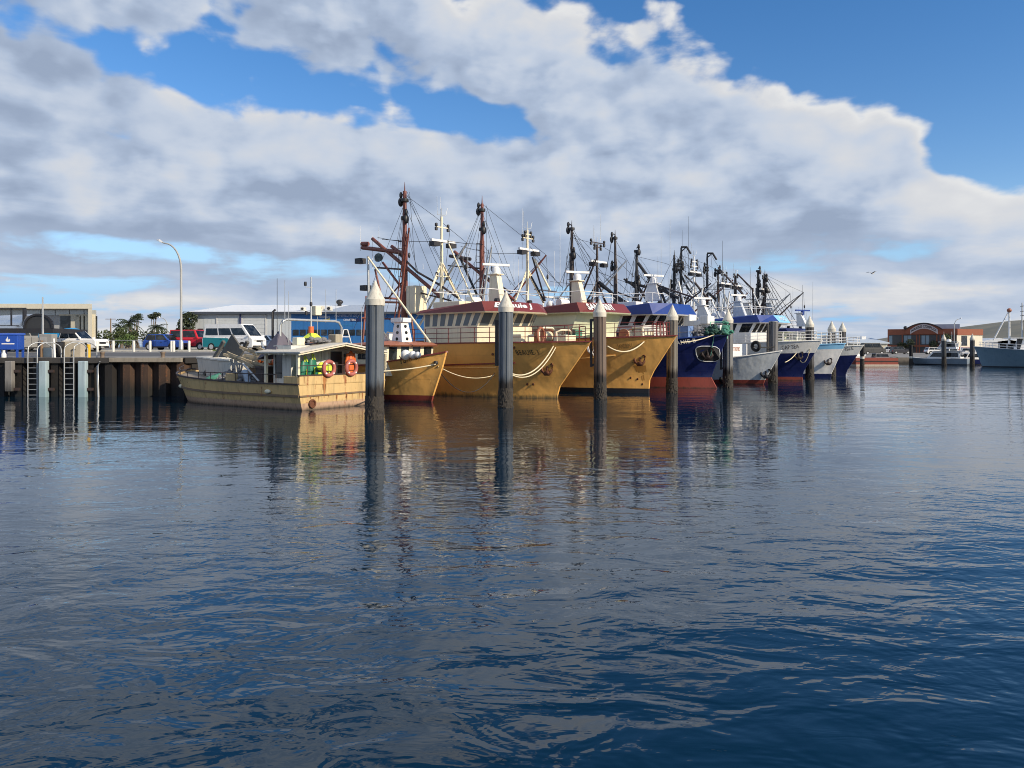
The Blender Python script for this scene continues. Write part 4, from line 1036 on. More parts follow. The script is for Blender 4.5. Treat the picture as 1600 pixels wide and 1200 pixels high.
# ---- white over navy trawler
b6 = Boat('trawler', 'navy trawler with white upper hull, dark capitals on the bow and two tone blue roof', 'trawler', 1253, 594.3, 17.0, 6.2, 3.0, 3.27, 1.62, zboot=.28, stem=[(-.8,.1),(0,.05),(.5,0),(3.27,1.62)])
b6.hull([m['navy'], m['boot'], m['white']], band=2, cap=m['white'])
b6.hull_text('CAP SEA', 1222, 546.5, 1249, 544, .32, m['dark'], spacing=1.1)
b6.anchor(1248, 556, m['darkmetal'], .9)
b6.wheelhouse(-2.6, -8.5, 2.35, 2.9, 3.95, 4.75, .5, (m['white2'], m['royal']), nside=4, nfront=3, ncorner=3, vis=(.3,.7,.62))
q = MB(); r1, r2 = b6.vr[1], b6.vr[2]; q.quadlip([r1[2],r1[3],r2[3],r2[2]], .02); q.quadlip([r1[3],r1[4],r2[4],r2[3]], .02); q.build('light_blue_fascia', m['skyblue'], b6.vo)
b6.visor_text('M23', m['white2'], (2,.3), (2,.85), .25, .8, shear=.2, bold=.03)
b6.pylon((1157,497),(1152,472), m['grey'], w0=1.2, w1=.6, lean=.25)
b6.aft_mast((1053,478),(1057,396), m['dark'], r=.17, blocks=((.3,.0),(.6,.1)), ladder=False)
b6.light_mast((1084,488),(1083,396), m['white'], legs=((.2,-1.2),(.2,1.2)), r=.11, bars=((.14,.5),(.22,.6),(.32,.4)))
for pts, r, c in (([(1060,420),(1070,442),(1086,470)],.1,'dark'),([(1086,442),(1108,470)],.1,'darkmetal'),([(1050,458),(1085,470)],.06,'darkmetal'),([(1078,470),(1086,440)],.08,'white'),([(1030,448),(1052,457)],.06,'darkmetal'),([(1112,470),(1125,498)],.08,'white')): b6.boom(pts, r, m[c])
for px_, y0_, y1_ in ((1076,338,430),(1129,376,440),(1062,400,440),(1066,360,430)): b6.antenna((px_,y1_),(px_,y0_), mat=m['darkwire'])
b6.wires([((1057,400),(1080,440)),((1090,415),(1112,440)),((1085,440),(1112,480)),((1053,430),(1050,470)),((1060,450),(1150,452)),((1166,452),(1200,495)),((1170,465),(1205,500))])
b6.railing(-9, 1.0, .8, mat=m['white2'], rails=(.27,.53,.8), r=.03)

# ---- white bow with light blue band
b7 = Boat('trawler', 'white bow with light blue band, white pipe rails and navy waterline', 'trawler', 1299, 591, 16.0, 5.6, 2.75, 3.02, 1.17, zboot=.38, stem=[(-.8,-.3),(0,-.05),(.4,0),(3.02,1.17)])
b7.hull([paint('bright white bow paint', (.88,.88,.87), .35, .1, .04, plates=True), m['navy'], m['skyblue']], band=1, cap=m['skyblue'])
b7.anchor(1294, 565, m['darkmetal'], .8)
b7.wheelhouse(-2.6, -7.5, 2.1, 2.6, 3.35, 4.05, .15, (m['creamgreen'], m['navy']), nside=4, nfront=3, ncorner=1, vis=(.25,.55,.34), win=m['glassg'])
b7.pylon((1254,510),(1252,490), m['white'], w0=.9, w1=.4, lean=.3, radar=False)
p = b7.loc(1254, 485); q = MB(); q.bar((p.x-.3,-.85,p.z),(p.x+.3,.85,p.z),.16,.12); q.cyl((p.x,0,p.z-.4),(p.x,0,p.z),.16,8); q.build('radar_scanner', m['royal'], b7.root)
b7.aft_mast((1064,478),(1066,384), m['dark'], r=.15, blocks=((.30,.1),(.35,.0)), hook=True, tip=False, ladder=True)
b7.light_mast((1131,490),(1131,421), m['galv'], legs=((.2,-1.0),(.2,1.0)), r=.11, bars=((.1,.5),(.25,.4)))
for pts, r, c in (([(1096,451),(1120,467)],.1,'dark'),([(1070,430),(1085,445)],.08,'darkmetal'),([(1122,418),(1144,442),(1165,465)],.08,'darkmetal'),([(1118,460),(1126,492)],.08,'grey'),([(1140,455),(1134,495)],.07,'white')): b7.boom(pts, r, m[c])
for px_, y0_, y1_ in ((1239,450,510),(1248,480,500),(1260,488,512)): b7.antenna((px_,y1_),(px_,y0_), mat=m['galv'])
b7.wires([((1070,390),(1072,440)),((1072,390),(1083,420)),((1090,405),(1100,440)),((1180,430),(1215,495)),((1150,455),(1180,480)),((1100,470),(1160,490))])
b7.railing(-8, .75, 1.05, mat=m['white2'], rails=(.26,.52,.78,1.05), step=.6, r=.035)

# ---- last bow, navy and white
b8 = Boat('trawler', 'last navy bow of the row with white upper hull, behind a capped pile', 'trawler', 1322, 588, 16.0, 5.4, 2.5, 2.88, 1.55, zboot=.2, stem=[(-.8,-.3),(0,-.05),(.4,0),(2.88,1.55)])
b8.hull([m['navy'], m['navy'], m['white']], band=2, cap=m['white'])
b8.hull_text('ISLE', 1321, 548.5, 1334, 546, .28, m['dark'], spacing=1.1)
b8.wheelhouse(-3.6, -8.0, 1.9, 2.2, 3.2, 3.85, .1, (m['white'], m['navy']), nside=4, nfront=2, ncorner=1, vis=(.2,.45,.28))
b8.aft_mast((1105,480),(1106,394), m['dark'], r=.15, blocks=((.28,.1),(.33,.1)), hook=True, tip=False)
b8.aft_mast((1122,486),(1121,419), m['darkmetal'], r=.16, blocks=((.06,.0),(.12,.1)), tip=False)
b8.light_mast((1149,490),(1149,426), m['darkmetal'], legs=((.2,-1.0),(.2,1.0)), r=.2, bars=((.08,.4),(.3,.3)))
b8.pylon((1169,498),(1166,474), m['white'], w0=1.3, w1=.5, lean=.2, radar=False)
for pts, r, c in (([(1152,428),(1176,452)],.08,'darkmetal'),([(1108,458),(1120,470)],.14,'dark'),([(1153,448),(1165,466)],.09,'dark'),([(1176,450),(1178,490)],.1,'darkmetal'),([(1176,455),(1190,485)],.08,'white')): b8.boom(pts, r, m[c])
b8.wires([((1110,396),(1122,416)),((1111,400),(1114,440)),((1104,400),(1098,480)),((1152,428),(1190,470)),((1125,440),(1108,460)),((1153,440),(1185,480))])
for px_, y0_, y1_ in ((1172,402,460),(1144,425,470),(1270,440,500)): b8.antenna((px_,y1_),(px_,y0_), mat=m['galv'])
b8.railing(-8, 1.1, .8, mat=m['white2'], rails=(.3,.55,.8), step=.7, r=.03)

# ---- hull hidden behind the last two bows, only its masts and rigging show
b9 = Boat('trawler', 'rearmost trawler with twin dark masts rising behind the white bows', 'trawler', 0, 0, 15.0, 5.4, 2.3, 2.7, 1.2, xy=(31.6,81.0))
b9.hull([m['white'], m['boot'], m['white']], cap=m['white'])
b9.wheelhouse(-3.5, -7.5, 1.9, 2.2, 3.2, 3.9, .2, (m['white'], m['navy']), nside=4, nfront=2, ncorner=1, vis=(.2,.45,.3))
b9.aft_mast((1184,490),(1187,420), m['dark'], r=.2, blocks=((.05,.0),(.35,.0)), ladder=False, tip=False)
b9.aft_mast((1195,490),(1196,426), m['darkmetal'], r=.16, blocks=((.15,.0),(.4,.0)), ladder=True, tip=True)
b9.light_mast((1193,500),(1192,430), m['darkmetal'], r=.16, bars=((.05,.3),(.4,.5)))
b9.pylon((1205,498),(1202,474), m['grey'], w0=1.3, w1=.4, lean=.3, radar=False)
b9.wires([((1198,436),(1240,512)),((1199,446),(1232,508)),((1198,456),(1222,500)),((1197,430),(1252,515)),((1188,425),(1180,490))], r=.03)
b9.boom([(1182,450),(1182,490)], .12, m['dark']); b9.boom([(1166,468),(1215,468)], .07, m['white'], name='crosstree')
for px_, y0_, y1_ in ((1228,452,512),(1254,445,500)): b9.antenna((px_,y1_),(px_,y0_), mat=m['darkwire'])

for k_, (b_, n_) in enumerate(((b2,5),(b3,6),(b4,7),(b5,7),(b6,8),(b7,8),(b8,8),(b9,6))): b_.shrouds(n=n_, seed=k_+3, r=.012+.0012*k_)
for k_, b_ in enumerate((b2,b3,b4,b5,b6,b7,b8,b9)): b_.extra_rig(40+k_, n=2 if k_ < 2 else 4)
# ---- mooring lines
def onpile(n, px, py): return V3(WX(px, PILES[n].y), PILES[n].y-.1, WZ(py, PILES[n].y))
W = lambda b, px, py: b.world(b.on_hull(px, py, .03))
rope([W(b2,866,541), onpile(1,800,584)], .035, m['rope'], 'pale double rope sagging from the ochre bow to the pile with white cap', sag=.55)
rope([W(b2,868,543), onpile(1,800,586)], .03, m['rope'], 'lower pale rope sagging from the ochre bow to the pile with white cap', sag=.62)
rope([W(b1,681,569), onpile(0,598,580)], .03, m['rope'], 'taut pale rope from the small ochre bow to the thick grooved pile', sag=.05)
rope([W(b1,684,572), W(b2,772,586)], .022, m['rope'], 'thin pale rope hanging between the small ochre bow and the next hull', sag=.35)
rope([W(b1,684,573), W(b2,773,583)], .02, m['darkwire'], 'dark rope loop dipping to the water between two ochre hulls', sag=1.15)
rope([W(b3,1007,534), onpile(2,949,541)], .04, m['rope'], 'pale rope sagging from the second ochre bow to the brown streaked pile', sag=.42)
rope([W(b4,1117,523), onpile(3,1063,535)], .035, m['rope'], 'pale rope from the navy bow to the pile beside it', sag=.1)
rope([b4.world(b4.on_hull(1117,525,.05)), b4.world(b4.on_hull(1112,556,.1))], .03, m['ropegreen'], 'pale green line hanging down the navy bow', sag=0)
rope([W(b6,1245,552), onpile(5,1226,566)], .035, m['rope'], 'pale rope from the white over navy bow to the flat topped pile', sag=.1)
rope([W(b6,1266,545), W(b6,1250,562)], .03, m['rope'], 'rope loop hanging on the white over navy bow', sag=.6)
rope([b5.world(b5.loc(1176,541,-1.3)), onpile(5,1212,541)], .04, m['black'], 'black line level between tyre fender and flat topped pile', sag=.1)
rope([b3.world((1.5,-.2,3.2)), onpile(2,929,536)+V3(-.2,0,0)], .05, m['white'], 'white coiled rope hung on the brown streaked pile', sag=.3) if False else None
# hank of white rope hung at the second ochre hull, left of the brown pile
for k in range(3):
    pa = W(b3, 916+k*2.5, 536); pts = [pa, pa+V3(.12,-.05,-.5), pa+V3(.3,-.05,-.72-.1*k), pa+V3(.45,-.05,-.4), pa+V3(.5,0,.1)]
    o = MB().tube(pts, .04, 6).build('rope_coil', m['white2']); tag(o, ['shortest','middling','longest'][k]+' loop of the white rope hank beside the brown streaked pile', 'rope', 'white rope hank')

#('VIS', [tuple(round(q) for q in b.pix(p)) for p in b.vr[1]], [tuple(round(q) for q in b.pix(p)) for p in b.vr[2]])
# ---------------------------------------------------------------- weathered cream workboat, bow to the quay, stern towards us
cb = Boat('workboat', 'rusty cream workboat with awning and lifebuoys at its stern, moored against the quay', 'boat', 0, 0, 11.6, 5.5, 1.12, 1.55, .30, zboot=.30, head=(-.83,.56), xy=(-17.35,41.95), tm=(.55,.62), pw=(1.9,2.6), stern=.98, sheer0=.25, group='fishing boats moored bow out along the piles')
lower = paint('stained cream antifouling', (.45,.30,.20), .7, .6, .5, scale=1.6, low=(-.05,.2,(.06,.045,.03),.3))
cb.hull([m['tan'], lower, m['tan']], cap=m['darkmetal'])
Lc = cb.L
# raised bulwark across the stern
t = MB(); t.box(-Lc-.03,-Lc+.06,-2.66,2.66,1.10,1.50); t.box(-Lc+.05,-Lc+1.0,2.60,2.68,1.10,1.48); t.box(-Lc+.05,-Lc+1.0,-2.68,-2.60,1.10,1.48)
t.build('stern_bulwark', m['tan'], cb.root, .015)
t = MB(); t.box(-Lc-.06,-Lc+.09,-2.72,2.72,1.50,1.55); t.build('bulwark_cap', m['darkmetal'], cb.root)
# rubbing strakes with rust
t = MB(); pts = []
for k in range(15):
    x = -Lc+.02 + (Lc-.1)*k/14; z = .62 + .35*max(0,(k-6)/8)**2; pts.append((x, cb.hy(cb.t_of(x,z), z)+.02, z))
for p, q in zip(pts, pts[1:]): t.bar(p, q, .09, .1)
t.bar((-Lc-.03,-2.6,.66),(-Lc-.03,2.65,.62), .05, .07)
t.build('rubbing_strake', paint('worn brown strake', (.19,.13,.08), .7, .5, .4), cb.root)
r_ = random.Random(12)
stk = [(1.25,1.48,1.0,.05),(1.17,1.45,.75,.035),(1.32,1.45,.6,.03)] + [(r_.uniform(-2.5,2.5),.60,r_.uniform(.12,.45),r_.uniform(.012,.035)) for _ in range(16)] + [(r_.uniform(-2.5,2.5),1.47,r_.uniform(.1,.4),r_.uniform(.01,.02)) for _ in range(7)]
for y, z0, h, w in stk:
    rs = MB(); n = 5
    for k in range(n): rs.add([(-Lc-.037,y+w*(1-.17*k),z0-h*k/n),(-Lc-.037,y-w*(1-.17*k),z0-h*k/n),(-Lc-.037,y-w*(1-.17*(k+1)),z0-h*(k+1)/n),(-Lc-.037,y+w*(1-.17*(k+1)),z0-h*(k+1)/n)], [(0,1,2,3)])
    rs.build('rust_streak', paint('rust streak', (.40,.17,.055), .8, .4, .3), cb.hullo)
t = MB(); t.torus((-Lc-.05,1.95,.27), .16, .045, (1,0,0)); t.tube([(-Lc-.02,1.95,.27),(-Lc-.045,1.95,.27)], .15, 14); t.build('exhaust_port', m['rust'], cb.root)
for x in (-9.6,-2.2):
    t = MB(); y = cb.hy(cb.t_of(x,.75),.75); t.ball((x,y+.05,.78),.14,8,6,0,(1.6,.5,.7)); t.build('fairlead', m['cream'], cb.root)
# cabin
cx0, cx1 = -10.35, -5.6
wallm = paint('dingy white cabin paint', (.62,.62,.57), .55, .45, .25)
c = MB(); c.box(-10.35, -9.15, -1.9, 2.05, 1.0, 2.84); cabin = c.build('cabin', wallm, cb.root)
c = MB(); c.box(-10.375,-10.345,-1.0,-.3,1.1,2.55); c.build('cabin_door', m['dark'], cabin)
for x0, x1 in ((-9.75,-9.3),):
    c = MB(); c.box(x0,x1,2.04,2.07,1.35,2.6); c.build('cabin_window', m['glass'], cabin)
c = MB(); c.box(-10.38,-10.345,-1.8,-1.15,1.85,2.45); c.build('cabin_window', m['glass'], cabin)
for p in ((-8.95,2.3),(-11.35,2.5),(-11.35,-2.5),(-8.95,-2.3)):
    c = MB(); c.box(p[0]-.06,p[0]+.06,p[1]-.06,p[1]+.06,1.0,2.52); c.build('awning_post', m['cream'], cb.root)
# awning: shallow pitched sheet, ridge fore and aft
def az(y): return 3.24 - .15*abs(y)
a = MB(); ys = [2.75,1.4,0,-1.4,-2.75]
for y0, y1 in zip(ys, ys[1:]):
    a.hexa([(-11.75,y0,az(y0)-.34),(-8.75,y0,az(y0)-.34),(-8.75,y1,az(y1)-.34),(-11.75,y1,az(y1)-.34),(-11.75,y0,az(y0)-.27),(-8.75,y0,az(y0)-.27),(-8.75,y1,az(y1)-.27),(-11.75,y1,az(y1)-.27)][::1])
a.build('awning', paint('grey cream awning sheet', (.60,.57,.50), .7, .4, .15), cb.root)
a = MB()
for y in (2.6,1.3,0,-1.3,-2.6): a.bar((-11.7,y,az(y)-.38),(-8.8,y,az(y)-.38),.06,.07)
for x in (-11.65,-10.7,-9.7,-8.85):
    for y0, y1 in zip(ys, ys[1:]): a.bar((x,y0,az(y0)-.39),(x,y1,az(y1)-.39),.06,.07)
a.build('awning_frame', m['cream'], cb.root)
# pipe arch, mast, aerials on top
arch = [cb.loc(438,548,1.8), cb.loc(438,512,1.8), cb.loc(442,505,1.8), cb.loc(452,503,1.6)]
pa, pb = cb.loc(438,550,1.6), cb.loc(535,550,-2.2)
zt = 4.05
MB().tube([(pa.x,1.6,2.5),(pa.x,1.6,zt-.3),(pa.x,1.45,zt-.06),(pa.x,1.2,zt),(pa.x,-1.8,zt),(pa.x,-2.05,zt-.06),(pa.x,-2.2,zt-.3),(pa.x,-2.2,2.5)], .06, 8).build('pipe_arch', m['galv'], cb.root)
p = cb.loc(486, 545, -.2)
c = MB(); c.tube([(p.x,p.y,2.6),(p.x,p.y,3.75)], .13, 8); mo = c.build('mast_base', m['orange'], cb.root)
b = cb.loc(484, 433, -.2)
c = MB(); c.tube([(p.x,p.y,3.75),(p.x,p.y,b.z)], .05, 7, 0, .03); c.bar((p.x,p.y-.1,b.z-.5),(p.x,p.y+.35,b.z-.5),.03,.03); c.build('mast', m['galv'], mo)
for z, dy in ((b.z-.35,.35),(b.z-1.3,0),(b.z-1.75,.3),(b.z-1.75,-.5)):
    c = MB(); c.lathe([(.06,-.1),(.07,.0),(.06,.1)], 8, (p.x,p.y+dy,z)); c.build('mast_lamp', m['dark'], mo)
c = MB(); c.box(p.x-.2,p.x+.2,p.y-.5,p.y-.12,4.3,4.75); c.build('radar_box', m['cream'], mo, .03)
for px_, y0_, y1_, yy in ((433,435,548,1.6),(445,438,505,1.5),(451,455,548,1.3),(496,480,548,-.6),(509,452,504,-1.2),(525,452,504,-1.8),(565,480,545,-3.2)):
    q = cb.loc(px_, y1_, yy); e = cb.loc(px_, y0_, yy)
    MB().tube([(q.x,q.y,q.z),(q.x,q.y,e.z)], .02, 5, 0, .012).build('antenna', m['galv'] if px_ != 433 else m['darkwire'], cb.root)
q = cb.loc(426, 545, 1.6); MB().tube([(q.x,q.y,2.4),(q.x,q.y,4.4),(q.x+.0,q.y-.15,4.5)], .06, 6).build('davit', m['dark'], cb.root)
# foredeck gear
bins = paint('grubby white bin', (.55,.54,.50), .6, .5, .1)
names = ['nearest the bow','second from the bow','third from the bow','fourth from the bow']
for k in range(4):
    x = -1.35 - k*1.02
    c = MB(); c.loft([[(x-.44,-.1,1.05),(x+.44,-.1,1.05),(x+.44,.3+.28*k,1.05),(x-.44,.3+.28*k,1.05)],[(x-.49,-.2,2.2-.03*k),(x+.49,-.2,2.2-.03*k),(x+.49,.45+.28*k,2.2-.03*k),(x-.49,.45+.28*k,2.2-.03*k)]])
    c.box(x-.5,x+.5,-.24,.49+.28*k,2.12-.03*k,2.25-.03*k)
    o = c.build('fish_bin', bins, None, .05); o.location = cb.root.location; o.rotation_euler = cb.root.rotation_euler
    tag(o, 'grubby white fish bin on the cream workboat foredeck, ' + names[k], 'bin', 'fish bins on the cream workboat')
def onboat(o, label, cat, group=None): o.location = cb.root.location; o.rotation_euler = cb.root.rotation_euler; return tag(o, label, cat, group)
# leaning otter board frame
c = MB(); A = cb.loc(372,528,-.2); B = cb.loc(341,562,-.2)
c.bar((B.x,-.2,1.2),(A.x,-.2,3.0), 1.3, .10, 0, (0,1,0)); c.bar((B.x+.2,-.95,1.25),(A.x+.2,-.95,3.05), .16,.18); c.bar((B.x+.2,.5,1.25),(A.x+.2,.5,3.05), .16,.18)
onboat(c.build('otter_board', paint('dark weathered board', (.10,.10,.095), .8, .5, .15), None, .02), 'dark weathered trawl board leaning up over the cream workboat deck', 'trawl board')
# timber heap
c = MB(); r_ = random.Random(5)
for k in range(26):
    x = -6.6 + r_.uniform(-1.2,1.2); y = r_.uniform(-1.0,1.4); z = 1.9 + .45*r_.random(); a = r_.uniform(-.5,.5)
    c.bar((x-1.0,y-.5*a,z-.25+r_.uniform(-.1,.1)),(x+1.0,y+.5*a,z+r_.uniform(0,.55)), .09,.12)
onboat(c.build('timber_pile', paint('bleached timber', (.40,.33,.22), .8, .5), None), 'jumble of bleached timber and poles heaped on the cream workboat', 'timber')
o = cb.blob('net_pile', (-5.6,1.5,1.05), (1.9,.75,.7), m['greynet'], 60, 9); o.parent = None; onboat(o, 'grey netting heaped on the cream workboat deck beside the bins', 'net')
o = cb.blob('net_pile', (-7.2,-.3,1.0), (1.6,1.5,1.5), paint('dark net', (.045,.042,.04), .9, .4, bump=.05), 60, 10); o.parent = None; onboat(o, 'dark netting heaped amidships on the cream workboat', 'net')
c = MB()
for k in range(3): c.cyl((-7.3+.3*k,2.0-.2*k,1.05),(-6.9+.3*k,1.9-.2*k,1.6),.14,10)
onboat(c.build('plastic_drum', paint('pale blue plastic', (.35,.43,.52), .5, .2), None), 'pale blue plastic drums lying by the workboat cabin', 'drum')
c = MB(); c.loft([[(-9.5,2.2,2.6),(-8.3,2.3,2.2),(-8.2,1.0,2.2),(-9.4,.8,2.6)],[(-9.0,1.55,3.5),(-8.92,1.6,3.49),(-8.92,1.5,3.49),(-9.0,1.48,3.5)]])
onboat(c.build('tarpaulin', paint('mauve grey tarpaulin', (.11,.10,.13), .7, .3), None), 'mauve grey tarpaulin peaked over the front of the awning', 'tarpaulin')
c = MB(); c.tube([(-6.3,2.2,1.0),(-6.3,2.2,1.5)], .28, 12); onboat(c.build('bucket', m['tansolid'], None), 'tan bucket standing by the netting on the cream workboat', 'bucket')
for k, (x, y, z, sx, sy, sz, mt, nm) in enumerate(((-5.7,.1,1.05,.8,.7,.75,'timber','weathered timber crate behind the grey netting'),(-7.9,1.5,1.05,.7,.6,.8,'darkmetal','brown steel box just forward of the workboat cabin'),(-8.3,.2,1.05,.9,.8,1.2,'dark','black engine box forward of the workboat cabin'))):
    c = MB(); c.box(x-sx/2,x+sx/2,y-sy/2,y+sy/2,z,z+sz); c.box(x-sx/2-.04,x+sx/2+.04,y-sy/2-.04,y+sy/2+.04,z+sz*.85,z+sz); onboat(c.build('deck_crate', m[mt], None, .02), nm, 'crate', 'crates on the cream workboat')
for k, (x, y, z) in enumerate(((-7.6,.9,2.0),(-7.9,.6,2.1),(-8.2,1.2,2.05),(-6.9,1.0,2.15))):
    c = MB(); c.ball((x,y,z), .17, 10, 8); onboat(c.build('fishing_float', m['orange'] if k != 1 else m['cream'], None), ['orange float nearest the leaning trawl board pile','cream float among the orange ones by the workboat cabin','orange float nearest the workboat cabin','orange float lying highest on the timber heap'][k], 'float', 'floats on the cream workboat')
c = MB(); c.tube([(-8.5,2.35,1.2),(-7.4,2.4,2.0)], .05, 6); c.tube([(-7.9,1.0,1.1),(-6.2,.4,3.0)], .06, 7); onboat(c.build('deck_pole', m['galv'], None), 'pale poles leaning over the crowded workboat deck', 'pole')
c = MB(); c.torus((-4.6,2.0,1.25), .3, .13, (0.2,.3,1)); onboat(c.build('hose_coil', m['greennet'], None), 'green hose coil on the workboat deck near the bins', 'hose')
wn = cb.winch((-4.9,-.9,1.1), 1.1, m['rope'], m['rust'])
# roof load
c = MB(); c.box(-10.3,-9.95,1.2,1.65,2.85,3.2); c.build('roof_box', m['cream'], cb.root, .03)
c = MB(); c.box(-10.5,-9.95,-.95,-.5,2.95,3.38); c.build('roof_locker', paint('dull tan locker', (.34,.30,.22), .6, .4, .2), cb.root, .06)
o = cb.blob('gear_heap', (-10.1,.5,3.0), (.7,.8,.35), m['greynet'], 22, 31); o.parent = None; onboat(o, 'grey gear heaped on the workboat awning beside the mast', 'net')
c = MB(); c.loft([[(-10.4,.9,3.2),(-9.8,1.0,3.15),(-9.8,.3,3.2),(-10.3,.2,3.2)],[(-10.2,.75,3.42),(-9.95,.7,3.4),(-9.95,.5,3.42),(-10.2,.45,3.4)]]); onboat(c.build('hi_vis_vest', m['hivis'], None), 'hi vis vest lying on top of the workboat awning', 'vest')
c = MB(); c.tube([(-10.6,-1.4,2.9),(-10.5,-1.25,3.6),(-10.5,-1.0,3.6),(-10.4,-.9,2.9)], .03, 5); c.cyl((-10.55,-1.33,3.25),(-10.45,-.95,3.25),.02,4); c.build('step_frame', m['white'], cb.root)
cb_rail = MB()
ps = [(x, cb.hy(cb.t_of(x,1.2),1.2)-.05) for x in [-.6-.95*k for k in range(11)]]
for x, y in ps: cb_rail.cyl((x,y,1.0+.3*max(0,1+x/3)),(x,y,1.55+.28*max(0,1+x/3)), .02, 5)
cb_rail.tube([(x,y,1.55+.28*max(0,1+x/3)) for x, y in ps], .022, 5)
cb_rail.tube([(-Lc,-2.6,1.95),(-Lc,2.6,1.95)], .02, 5)
for y in (-2.6,-1.4,-.2,1.0,2.2): cb_rail.cyl((-Lc,y,1.5),(-Lc,y,1.95),.02,5)
cb_rail.build('railing', m['darkmetal'], cb.root)
# lifebuoys on the stern rail
def lifebuoy(y, label):
    t = thing('lifebuoy', label, 'lifebuoy', cb.world((-Lc-.10,y,1.80)), cb.root.rotation_euler.z, 'lifebuoys on the stern rail')
    MB().torus((0,0,0), .31, .095, (1,0,0), 24, 8).build('ring', m['liferose'], t)
    s = MB()
    for k in range(4):
        a = math.pi/4+math.pi/2*k; s.tube([(0,.28*math.cos(a)*.98,.28*math.sin(a)*.98),(0,.34*math.cos(a),.34*math.sin(a))], .105, 8)
    s.build('tape_band', m['white'], t)
lifebuoy(cb.locx(514,570,-Lc-.1).y, 'faded red lifebuoy on the stern rail in front of the hi vis jacket')
lifebuoy(cb.locx(549,570,-Lc-.1).y, 'faded red lifebuoy on the stern rail under the orange oilskin')
# oilskins and jackets hanging under the awning
def garment(name, label, cat, y, w, h, z1, col, bib=None, x=-10.9, straps=True, legs=True, lab2=None):
    t = thing(name, label, cat, cb.world((x,y,0)), cb.root.rotation_euler.z, 'work clothes hung under the awning')
    z0 = z1-h; mb = MB(); n = 12
    def ringb(z, ww, dd, yo=0): return [(dd*math.cos(2*math.pi*k/n)*(1+.25*math.sin(3*k)), yo+ww/2*math.sin(2*math.pi*k/n), z+.02*math.sin(5*k)) for k in range(n)]
    if legs:
        for e in (-1,1): mb.loft([ringb(z0,w*.50,.10,e*w*.27), ringb(z0+h*.35,w*.47,.10,e*w*.24), ringb(z0+h*.55,w*.5,.12,e*w*.2)], 0, True)
        mb.loft([ringb(z0+h*.5,w*.92,.13), ringb(z0+h*.7,w*.8,.12), ringb(z0+h*.85,w*.5,.08)], 0, True)
    else:
        mb.loft([ringb(z0,w,.12), ringb(z0+h*.5,w*.9,.14), ringb(z0+h*.85,w*.8,.12), ringb(z1,w*.25,.07)], 0, True)
        for e in (-1,1): mb.tube([(0,e*w*.38,z1-.12),(.02,e*w*.62,z1-.45),(.05,e*w*.66,z1-.85)], .085, 8, 0, .065)
    mb.build('fabric', col, t)
    if bib:
        s = MB()
        if legs:
            for e in (-1,1): s.tube([(-.1,e*w*.12,z0+h*.82),(-.02,e*w*.06,z1)], .03, 5)
            s.tube([(-.14,-w*.0,z0+.1),(-.15,0,z0+h*.6)], .035, 5)
        else:
            for q in (.25,.55): s.loft([[(p[0]*1.06,p[1]*1.06,p[2]) for p in ringb(z0+h*q,w*.96,.13)],[(p[0]*1.06,p[1]*1.06,p[2]) for p in ringb(z0+h*q+.07,w*.95,.13)]], 0, True)
        s.build('strap' if legs else 'reflective_band', bib, t)
    MB().tube([(0,0,z1-.05),(0,0,2.62)], .012, 4).build('hanger', m['darkwire'], t)
garment('oilskin_trousers', 'dark green bib trousers hanging nearest the cabin wall', 'trousers', cb.locx(476,565,-10.9).y, .62, 1.45, 2.35, m['green'], m['hivis'])
garment('oilskin_trousers', 'dark green bib trousers hanging beside the hi vis jacket', 'trousers', cb.locx(488,565,-10.9).y, .62, 1.5, 2.45, m['green'], m['hivis'])
garment('work_jacket', 'hi vis yellow jacket hanging behind the lifebuoy beside the green trousers', 'jacket', cb.locx(502,570,-10.9).y, .6, .95, 2.05, m['hivis'], m['dark'], legs=False)
garment('work_jacket', 'hi vis yellow jacket with dark bands nearest the cabin door', 'jacket', cb.locx(514,570,-10.9).y, .55, .8, 1.95, m['hivis'], m['dark'], legs=False)
garment('oilskin_coat', 'bright orange oilskin hanging above the lifebuoy nearest the pile', 'coat', cb.locx(548,560,-10.9).y, .42, 1.15, 2.55, m['orange'], None, legs=False)
